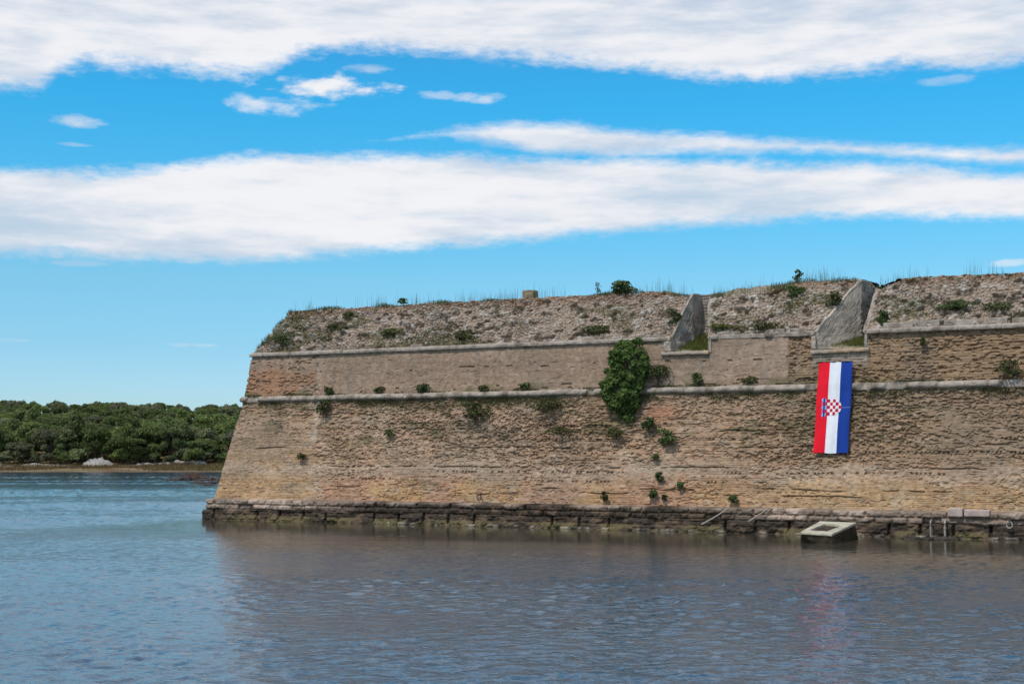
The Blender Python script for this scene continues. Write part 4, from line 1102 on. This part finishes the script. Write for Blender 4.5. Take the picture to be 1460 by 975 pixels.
for k in range(34):
    px = 196 + 98 * (k + tr.random()) / 34; Y = 348.5 + tr.uniform(-.9, .9); X = (px - 730) / 2028 * Y; r_ = tr.uniform(.3, .75) * (1.25 if px > 240 else .8)
    V, F = rock_mesh(r_, r_ * .8, r_ * .75, 640 + k, (12, 8)); o = obj('boulder', V, F, M_whiterock); o.location = (X, Y, float(land_h(X, Y)) + r_ * .3)
    tag(o, 'white boulder in the row below the wood, just left of the bastion corner', 'boulder', 'row of white boulders on the far shore')
e = empty('wooden_post', ((4 - 730) / 2028 * 343, 343, float(land_h((4 - 730) / 2028 * 343, 343)))); tag(e, 'thin white post with a slanted brace at the left end of the far shore', 'post')
V, F = tube([(0, 0, -.3), (0, 0, 1.3)], .09, 6); obj('upright', V, F, M_white, e)
V, F = tube([(-.5, 0, -.2), (0, 0, 1.1)], .07, 6); obj('brace', V, F, M_white, e)

# ------------------------------------------------------------------ water
def water_mat():
    m, t, b = nt('sea_water'); L = t.links
    b.inputs['Base Color'].default_value = (.03, .078, .120, 1); b.inputs['Roughness'].default_value = .08; b.inputs['IOR'].default_value = 1.333
    tc = N(t, 'ShaderNodeTexCoord'); pos = tc.outputs['Object']
    def vm(op, a, bv):
        n = N(t, 'ShaderNodeVectorMath', operation=op); L.new(a, n.inputs[0]); n.inputs[1].default_value = bv; return n
    def mth(op, a, bb=None, c=None, clamp=False):
        n = N(t, 'ShaderNodeMath', operation=op); n.use_clamp = clamp
        for i, v in enumerate((a, bb, c)):
            if v is None: continue
            if isinstance(v, (int, float)): n.inputs[i].default_value = v
            else: L.new(v, n.inputs[i])
        return n.outputs[0]
    # distance in front of the wall (lee of the bastion): n = I.(p-C0), s = D.(p-C0)
    rel = vm('SUBTRACT', pos, (C0[0], C0[1], 0)).outputs[0]
    nd = vm('DOT_PRODUCT', rel, (I[0], I[1], 0)).outputs['Value']; sd = vm('DOT_PRODUCT', rel, (D[0], D[1], 0)).outputs['Value']
    def noise(scale, vec, detail=2., stretch=(1, 1, 1), rough=.5, rot=0.):
        mp = N(t, 'ShaderNodeMapping'); mp.inputs['Scale'].default_value = stretch; mp.inputs['Rotation'].default_value = (0, 0, rot); L.new(vec, mp.inputs[0])
        n = N(t, 'ShaderNodeTexNoise'); n.inputs['Scale'].default_value = scale; n.inputs['Detail'].default_value = detail; n.inputs['Roughness'].default_value = rough
        L.new(mp.outputs[0], n.inputs['Vector']); return n.outputs['Fac']
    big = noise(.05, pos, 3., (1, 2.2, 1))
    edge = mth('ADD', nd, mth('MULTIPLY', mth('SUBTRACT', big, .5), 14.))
    lee = N(t, 'ShaderNodeMapRange'); lee.interpolation_type = 'SMOOTHSTEP'; lee.inputs[1].default_value = -19.; lee.inputs[2].default_value = -10.; L.new(edge, lee.inputs[0])
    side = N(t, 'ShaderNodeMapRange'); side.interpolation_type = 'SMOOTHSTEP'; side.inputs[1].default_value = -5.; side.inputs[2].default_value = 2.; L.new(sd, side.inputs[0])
    lee_f = mth('MULTIPLY', lee.outputs[0], side.outputs[0])
    gust = N(t, 'ShaderNodeMapRange'); gust.inputs[1].default_value = .3; gust.inputs[2].default_value = .7; gust.inputs[3].default_value = .65; gust.inputs[4].default_value = 1.2; L.new(noise(.035, pos, 4., (1, 3.5, 1)), gust.inputs[0])
    amp = mth('MULTIPLY', mth('SUBTRACT', 1., mth('MULTIPLY', lee_f, .88)), gust.outputs[0])
    h = mth('ADD', mth('MULTIPLY', noise(1.1, pos, 3., (1, 1.6, 1), .6, .2), .05), mth('MULTIPLY', noise(7., pos, 2., (1, 1.6, 1), .5), .016))
    sepw = N(t, 'ShaderNodeSeparateXYZ'); L.new(pos, sepw.inputs[0])
    far = N(t, 'ShaderNodeMapRange'); far.interpolation_type = 'SMOOTHSTEP'; far.inputs[1].default_value = 60.; far.inputs[2].default_value = 170.; far.inputs[3].default_value = 1.; far.inputs[4].default_value = .30; L.new(sepw.outputs[1], far.inputs[0])
    hh = mth('MULTIPLY', mth('MULTIPLY', h, amp), far.outputs[0])
    bp = N(t, 'ShaderNodeBump'); bp.inputs['Strength'].default_value = 1.; bp.inputs['Distance'].default_value = 1.; L.new(hh, bp.inputs['Height'])
    L.new(bp.outputs[0], b.inputs['Normal'])
    # brown reflection of the wall put into the water colour near the plinth
    refl_f = N(t, 'ShaderNodeMapRange'); refl_f.interpolation_type = 'SMOOTHSTEP'; refl_f.inputs[1].default_value = -26.; refl_f.inputs[2].default_value = -6.; L.new(edge, refl_f.inputs[0])
    mc = N(t, 'ShaderNodeMix', data_type='RGBA'); L.new(mth('MULTIPLY', refl_f.outputs[0], side.outputs[0]), mc.inputs[0]); mc.inputs[6].default_value = (.03, .078, .120, 1); mc.inputs[7].default_value = (.060, .052, .034, 1)
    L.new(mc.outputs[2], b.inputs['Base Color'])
    return m
def axis(dense, out_lo, out_hi, g=1.35):
    a = list(dense); st = a[-1] - a[-2]
    while a[-1] < out_hi: st *= g; a.append(a[-1] + st)
    b = []; st = a[1] - a[0]; p = a[0]
    while p > out_lo: st *= g; p -= st; b.append(p)
    return np.array(b[::-1] + a)
yy = [17.]
while yy[-1] < 342: yy.append(yy[-1] + max(.055, yy[-1] * .0033))
wx_ = axis(np.arange(-140, 46, .15), -9000, 9000); wy_ = axis(np.array(yy), -600, 14000)
XW, YW = np.meshgrid(wx_, wy_, indexing='ij')
def waves(X, Y):
    r = np.random.default_rng(11); h = np.zeros_like(X)
    rel = np.stack([X - C0[0], Y - C0[1]], -1); nd = rel @ I; sd = rel @ D
    big = fbm(X * .05, Y * .11, 901, 3) - .5
    lee = ss(-22, -10, nd + 16 * big) * ss(-6, 3, sd)
    gust = (.45 + 1.1 * ss(.35, .65, fbm(X * .04, Y * .12, 902, 4))) * (1 + .3 * ss(180, 270, Y)) * (.7 + .6 * fbm(X * .06, Y * .05, 905, 2))
    inside = ss(-140, -126, X) * ss(48, 42, X) * ss(15, 19, Y) * ss(342, 325, Y)
    short = .45 + .55 * ss(120, 50, Y)
    env1 = .4 + 1.2 * fbm(X * .35, Y * .5, 903, 2); env2 = .3 + 1.4 * fbm(X * .9, Y * 1.1, 904, 2)
    wind = -1.15
    for k in range(60):
        lam = .20 * (1.15 / .20) ** (r.random()); th = wind + r.normal() * .8
        kx, ky = 2 * math.pi / lam * math.cos(th), 2 * math.pi / lam * math.sin(th)
        sl = .0205 * (lam / .7) ** -.15; a = sl * lam / (2 * math.pi)
        ph = kx * X + ky * Y + r.random() * 6.28
        w_ = np.sin(ph + .5 * np.sin(ph * .5 + k))
        h += a * w_ * (env2 * short if lam < .6 else env1)
    return h * (1 - .88 * lee) * gust * inside
ZW = waves(XW, YW)
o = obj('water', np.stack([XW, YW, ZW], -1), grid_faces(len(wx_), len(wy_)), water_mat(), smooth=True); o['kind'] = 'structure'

# ------------------------------------------------------------------ sky and sun
SUN_EL = R(58); sun_xy = np.array([-.66, -.70]); sun_xy /= np.linalg.norm(sun_xy)
from mathutils import Vector
sv = Vector((sun_xy[0] * math.cos(SUN_EL), sun_xy[1] * math.cos(SUN_EL), math.sin(SUN_EL)))
sd_ = bpy.data.lights.new('sun', 'SUN'); sd_.energy = 2.7; sd_.angle = R(1.2); sd_.color = (1., .93, .84)
so = bpy.data.objects.new('sun', sd_); COL.objects.link(so); so.rotation_euler = (-sv).to_track_quat('-Z', 'Y').to_euler()

w = bpy.data.worlds.new('World'); sc.world = w; w.use_nodes = True; t = w.node_tree; L = t.links
for n_ in list(t.nodes): t.nodes.remove(n_)
out = N(t, 'ShaderNodeOutputWorld'); bg = N(t, 'ShaderNodeBackground'); L.new(bg.outputs[0], out.inputs[0])
STR = .14; bg.inputs['Strength'].default_value = STR
sky = N(t, 'ShaderNodeTexSky'); sky.sky_type = 'NISHITA'; sky.sun_disc = False; sky.sun_elevation = SUN_EL
sky.sun_rotation = math.atan2(sun_xy[0], sun_xy[1]); sky.air_density = 1.0; sky.dust_density = .4; sky.ozone_density = 2.2
tc = N(t, 'ShaderNodeTexCoord'); sep = N(t, 'ShaderNodeSeparateXYZ'); L.new(tc.outputs['Generated'], sep.inputs[0])
def mth(op, a, b=None, c=None, clamp=False):
    n = N(t, 'ShaderNodeMath', operation=op); n.use_clamp = clamp
    for i, v in enumerate((a, b, c)):
        if v is None: continue
        if isinstance(v, (int, float)): n.inputs[i].default_value = v
        else: L.new(v, n.inputs[i])
    return n.outputs[0]
az = mth('ARCTAN2', sep.outputs[0], sep.outputs[1]); el = mth('ARCSINE', sep.outputs[2])
def px_dir(x, y):
    v = np.array([(x - 730) / 2028., 1, -(y - 487.5) / 2028.]); c, s_ = math.cos(PITCH), math.sin(PITCH)
    r = np.array([v[0], v[1] * c - v[2] * s_, v[1] * s_ + v[2] * c]); r /= np.linalg.norm(r)
    return math.atan2(r[0], r[1]), math.asin(r[2])
# cloud noise lives on a high flat layer: direction / elevation gives its perspective
zc = mth('MAXIMUM', sep.outputs[2], .02)
cv = N(t, 'ShaderNodeCombineXYZ'); L.new(mth('MULTIPLY', az, 1.), cv.inputs[0]); L.new(mth('MULTIPLY', el, 2.5), cv.inputs[1])
def wn(scale, detail, rough, off=0., stretch=1.):
    mp = N(t, 'ShaderNodeMapping'); mp.inputs['Location'].default_value = (off, off * .7, off); mp.inputs['Scale'].default_value = (1, stretch, 1); L.new(cv.outputs[0], mp.inputs[0])
    n = N(t, 'ShaderNodeTexNoise'); n.inputs['Scale'].default_value = scale; n.inputs['Detail'].default_value = detail; n.inputs['Roughness'].default_value = rough
    L.new(mp.outputs[0], n.inputs['Vector']); return n.outputs['Fac']
nA = mth('SUBTRACT', wn(9, 8, .62, 1.3), .5); nB = mth('SUBTRACT', wn(34, 6, .62, 4.1), .5)
nC = mth('SUBTRACT', wn(90, 5, .6, 7.7), .5)
nE = mth('ADD', mth('ADD', mth('MULTIPLY', nA, .016), mth('MULTIPLY', nB, .018)), mth('MULTIPLY', nC, .013))
def curve(pts):
    """pts in photo pixels -> elevation as a function of azimuth"""
    q = sorted(px_dir(*p) for p in pts); n = N(t, 'ShaderNodeFloatCurve'); c = n.mapping.curves[0]
    x = lambda a: (a + .6) / 1.2; y = lambda e: e / .6
    q = [(-.6, q[0][1])] + q + [(.6, q[-1][1])]
    while len(c.points) < len(q): c.points.new(.5, .5)
    for i, (a, e_) in enumerate(q): c.points[i].location = (x(a), y(e_)); c.points[i].handle_type = 'AUTO'
    n.mapping.use_clip = False; n.mapping.update(); n.inputs['Factor'].default_value = 1
    L.new(mth('DIVIDE', mth('ADD', az, .6), 1.2, clamp=True), n.inputs['Value'])
    return mth('MULTIPLY', n.outputs[0], .6)
def smooth(v, a, b):
    n = N(t, 'ShaderNodeMapRange'); n.interpolation_type = 'SMOOTHSTEP'; n.inputs[1].default_value = a; n.inputs[2].default_value = b; L.new(v, n.inputs[0]); return n.outputs[0]
def band(lo, up, soft=.010, namp=1., lo_soft=None):
    d1 = mth('SUBTRACT', el, curve(lo)); 
    d = d1 if up is None else mth('MINIMUM', d1, mth('SUBTRACT', curve(up), el))
    return smooth(mth('ADD', d, mth('MULTIPLY', nE, namp)), -.002, soft * 1.5)
b1 = band([(-60, 368), (0, 368), (200, 372), (430, 374), (560, 362), (700, 350), (850, 336), (1000, 327), (1200, 318), (1460, 313)],
          [(-60, 240), (0, 238), (200, 236), (300, 219), (600, 216), (750, 218), (1000, 222), (1250, 229), (1460, 240)], .007, .7)
b2 = band([(540, 200), (600, 196), (700, 208), (760, 222), (1000, 224), (1180, 223), (1300, 228), (1460, 240)],
          [(540, 202), (600, 191), (740, 170), (900, 180), (1100, 193), (1250, 203), (1460, 208)], .006, .5)
b3 = band([(-60, 138), (0, 134), (60, 128), (100, 104), (240, 108), (380, 112), (412, 96), (450, 84), (700, 88), (900, 106), (1080, 124), (1180, 116), (1300, 106), (1460, 94)], None, .009, 1.0)
# above the frame the deck breaks up into patches
hi = smooth(el, .36, .50); patch = smooth(mth('ADD', mth('MULTIPLY', hi, -.06), wn(2.2, 7, .6, 9.)), .40, .56)
b3 = mth('MULTIPLY', b3, mth('ADD', mth('SUBTRACT', 1., hi), mth('MULTIPLY', hi, patch)))
masks = [b1, b2, b3]
def blob(x, y, wd, ht, op, n_=1.):
    a0, e0 = px_dir(x, y); ra = wd / 2 / 2028.; re = ht / 2 / 2028.
    dx = mth('DIVIDE', mth('SUBTRACT', az, a0), ra); dy = mth('DIVIDE', mth('SUBTRACT', el, e0), re)
    r2 = mth('ADD', mth('MULTIPLY', dx, dx), mth('MULTIPLY', dy, dy))
    v = mth('ADD', mth('SUBTRACT', 1., r2), mth('ADD', mth('MULTIPLY', nA, 5.5 * n_), mth('MULTIPLY', nB, 4.5 * n_)))
    return mth('MULTIPLY', smooth(v, -.1, 1.5), op)
for p in [(460, 122, 190, 34, 1.), (395, 149, 130, 26, .7), (350, 142, 60, 20, .4), (690, 140, 80, 20, .6), (620, 136, 60, 12, .4), (115, 174, 90, 20, .75), (530, 100, 70, 18, .55), (1345, 115, 80, 14, .35),
          (275, 492, 80, 7, .45), (110, 375, 70, 8, .35), (105, 206, 50, 6, .3), (15, 485, 50, 7, .3), (1450, 374, 60, 10, .5)]:
    masks.append(blob(*p))
# clouds behind and beside the camera (seen only in reflections / from other views)
far_side = smooth(mth('ABSOLUTE', az), .55, .75)
side_m = mth('MULTIPLY', far_side, mth('MULTIPLY', smooth(wn(1.6, 7, .6, 2.), .50, .62), smooth(el, .04, .12)))
masks.append(side_m)
m_all = masks[0]
for k in masks[1:]: m_all = mth('MAXIMUM', m_all, k)
m_all = mth('MULTIPLY', m_all, smooth(el, .0, .02))
# cloud thickness shading: soft and streaky
shade = mth('ADD', mth('MULTIPLY', wn(4, 5, .5, 3., 1.6), .60), mth('MULTIPLY', wn(17, 7, .58, 6., 2.0), .40))
sh = smooth(shade, .34, .60)
cc_ = N(t, 'ShaderNodeMix', data_type='RGBA'); L.new(sh, cc_.inputs[0])
k0 = 1 / STR
cc_.inputs[6].default_value = (.60 * k0, .67 * k0, .77 * k0, 1); cc_.inputs[7].default_value = (.90 * k0, .90 * k0, .93 * k0, 1)
op = mth('MULTIPLY', m_all, mth('ADD', .80, mth('MULTIPLY', smooth(shade, .30, .56), .19)))
hs = N(t, 'ShaderNodeHueSaturation'); hs.inputs['Saturation'].default_value = 1.25; hs.inputs['Value'].default_value = 1.; L.new(sky.outputs[0], hs.inputs['Color'])
gr = N(t, 'ShaderNodeValToRGB'); L.new(mth('DIVIDE', el, .5, clamp=True), gr.inputs[0]); e = gr.color_ramp.elements
stops = [(2.6, (.58, .80, 1.09)), (4.2, (.54, .80, 1.0)), (7, (.60, .93, .99)), (10, (.42, 1.06, 1.12)), (14, (.27, 1.15, 1.22)), (26, (.5, 1.0, 1.15))]
for k, (d_, c_) in enumerate(stops):
    x_ = [e[0], e[1]][k] if k < 2 else e.new(.99)
    x_.position = R(d_) / .5; x_.color = (*c_, 1)
mg = N(t, 'ShaderNodeMix', data_type='RGBA', blend_type='MULTIPLY'); mg.inputs[0].default_value = 1; L.new(hs.outputs[0], mg.inputs[6]); L.new(gr.outputs[0], mg.inputs[7])
mixn = N(t, 'ShaderNodeMix', data_type='RGBA'); L.new(op, mixn.inputs[0]); L.new(mg.outputs[2], mixn.inputs[6]); L.new(cc_.outputs[2], mixn.inputs[7])
L.new(mixn.outputs[2], bg.inputs['Color'])

vs = sc.view_settings; vs.view_transform = 'Standard'; vs.look = 'None'; vs.exposure = 0; vs.gamma = 1; vs.use_curve_mapping = False
sc.render.engine = 'CYCLES'; sc.cycles.max_bounces = 6; sc.cycles.use_denoising = True
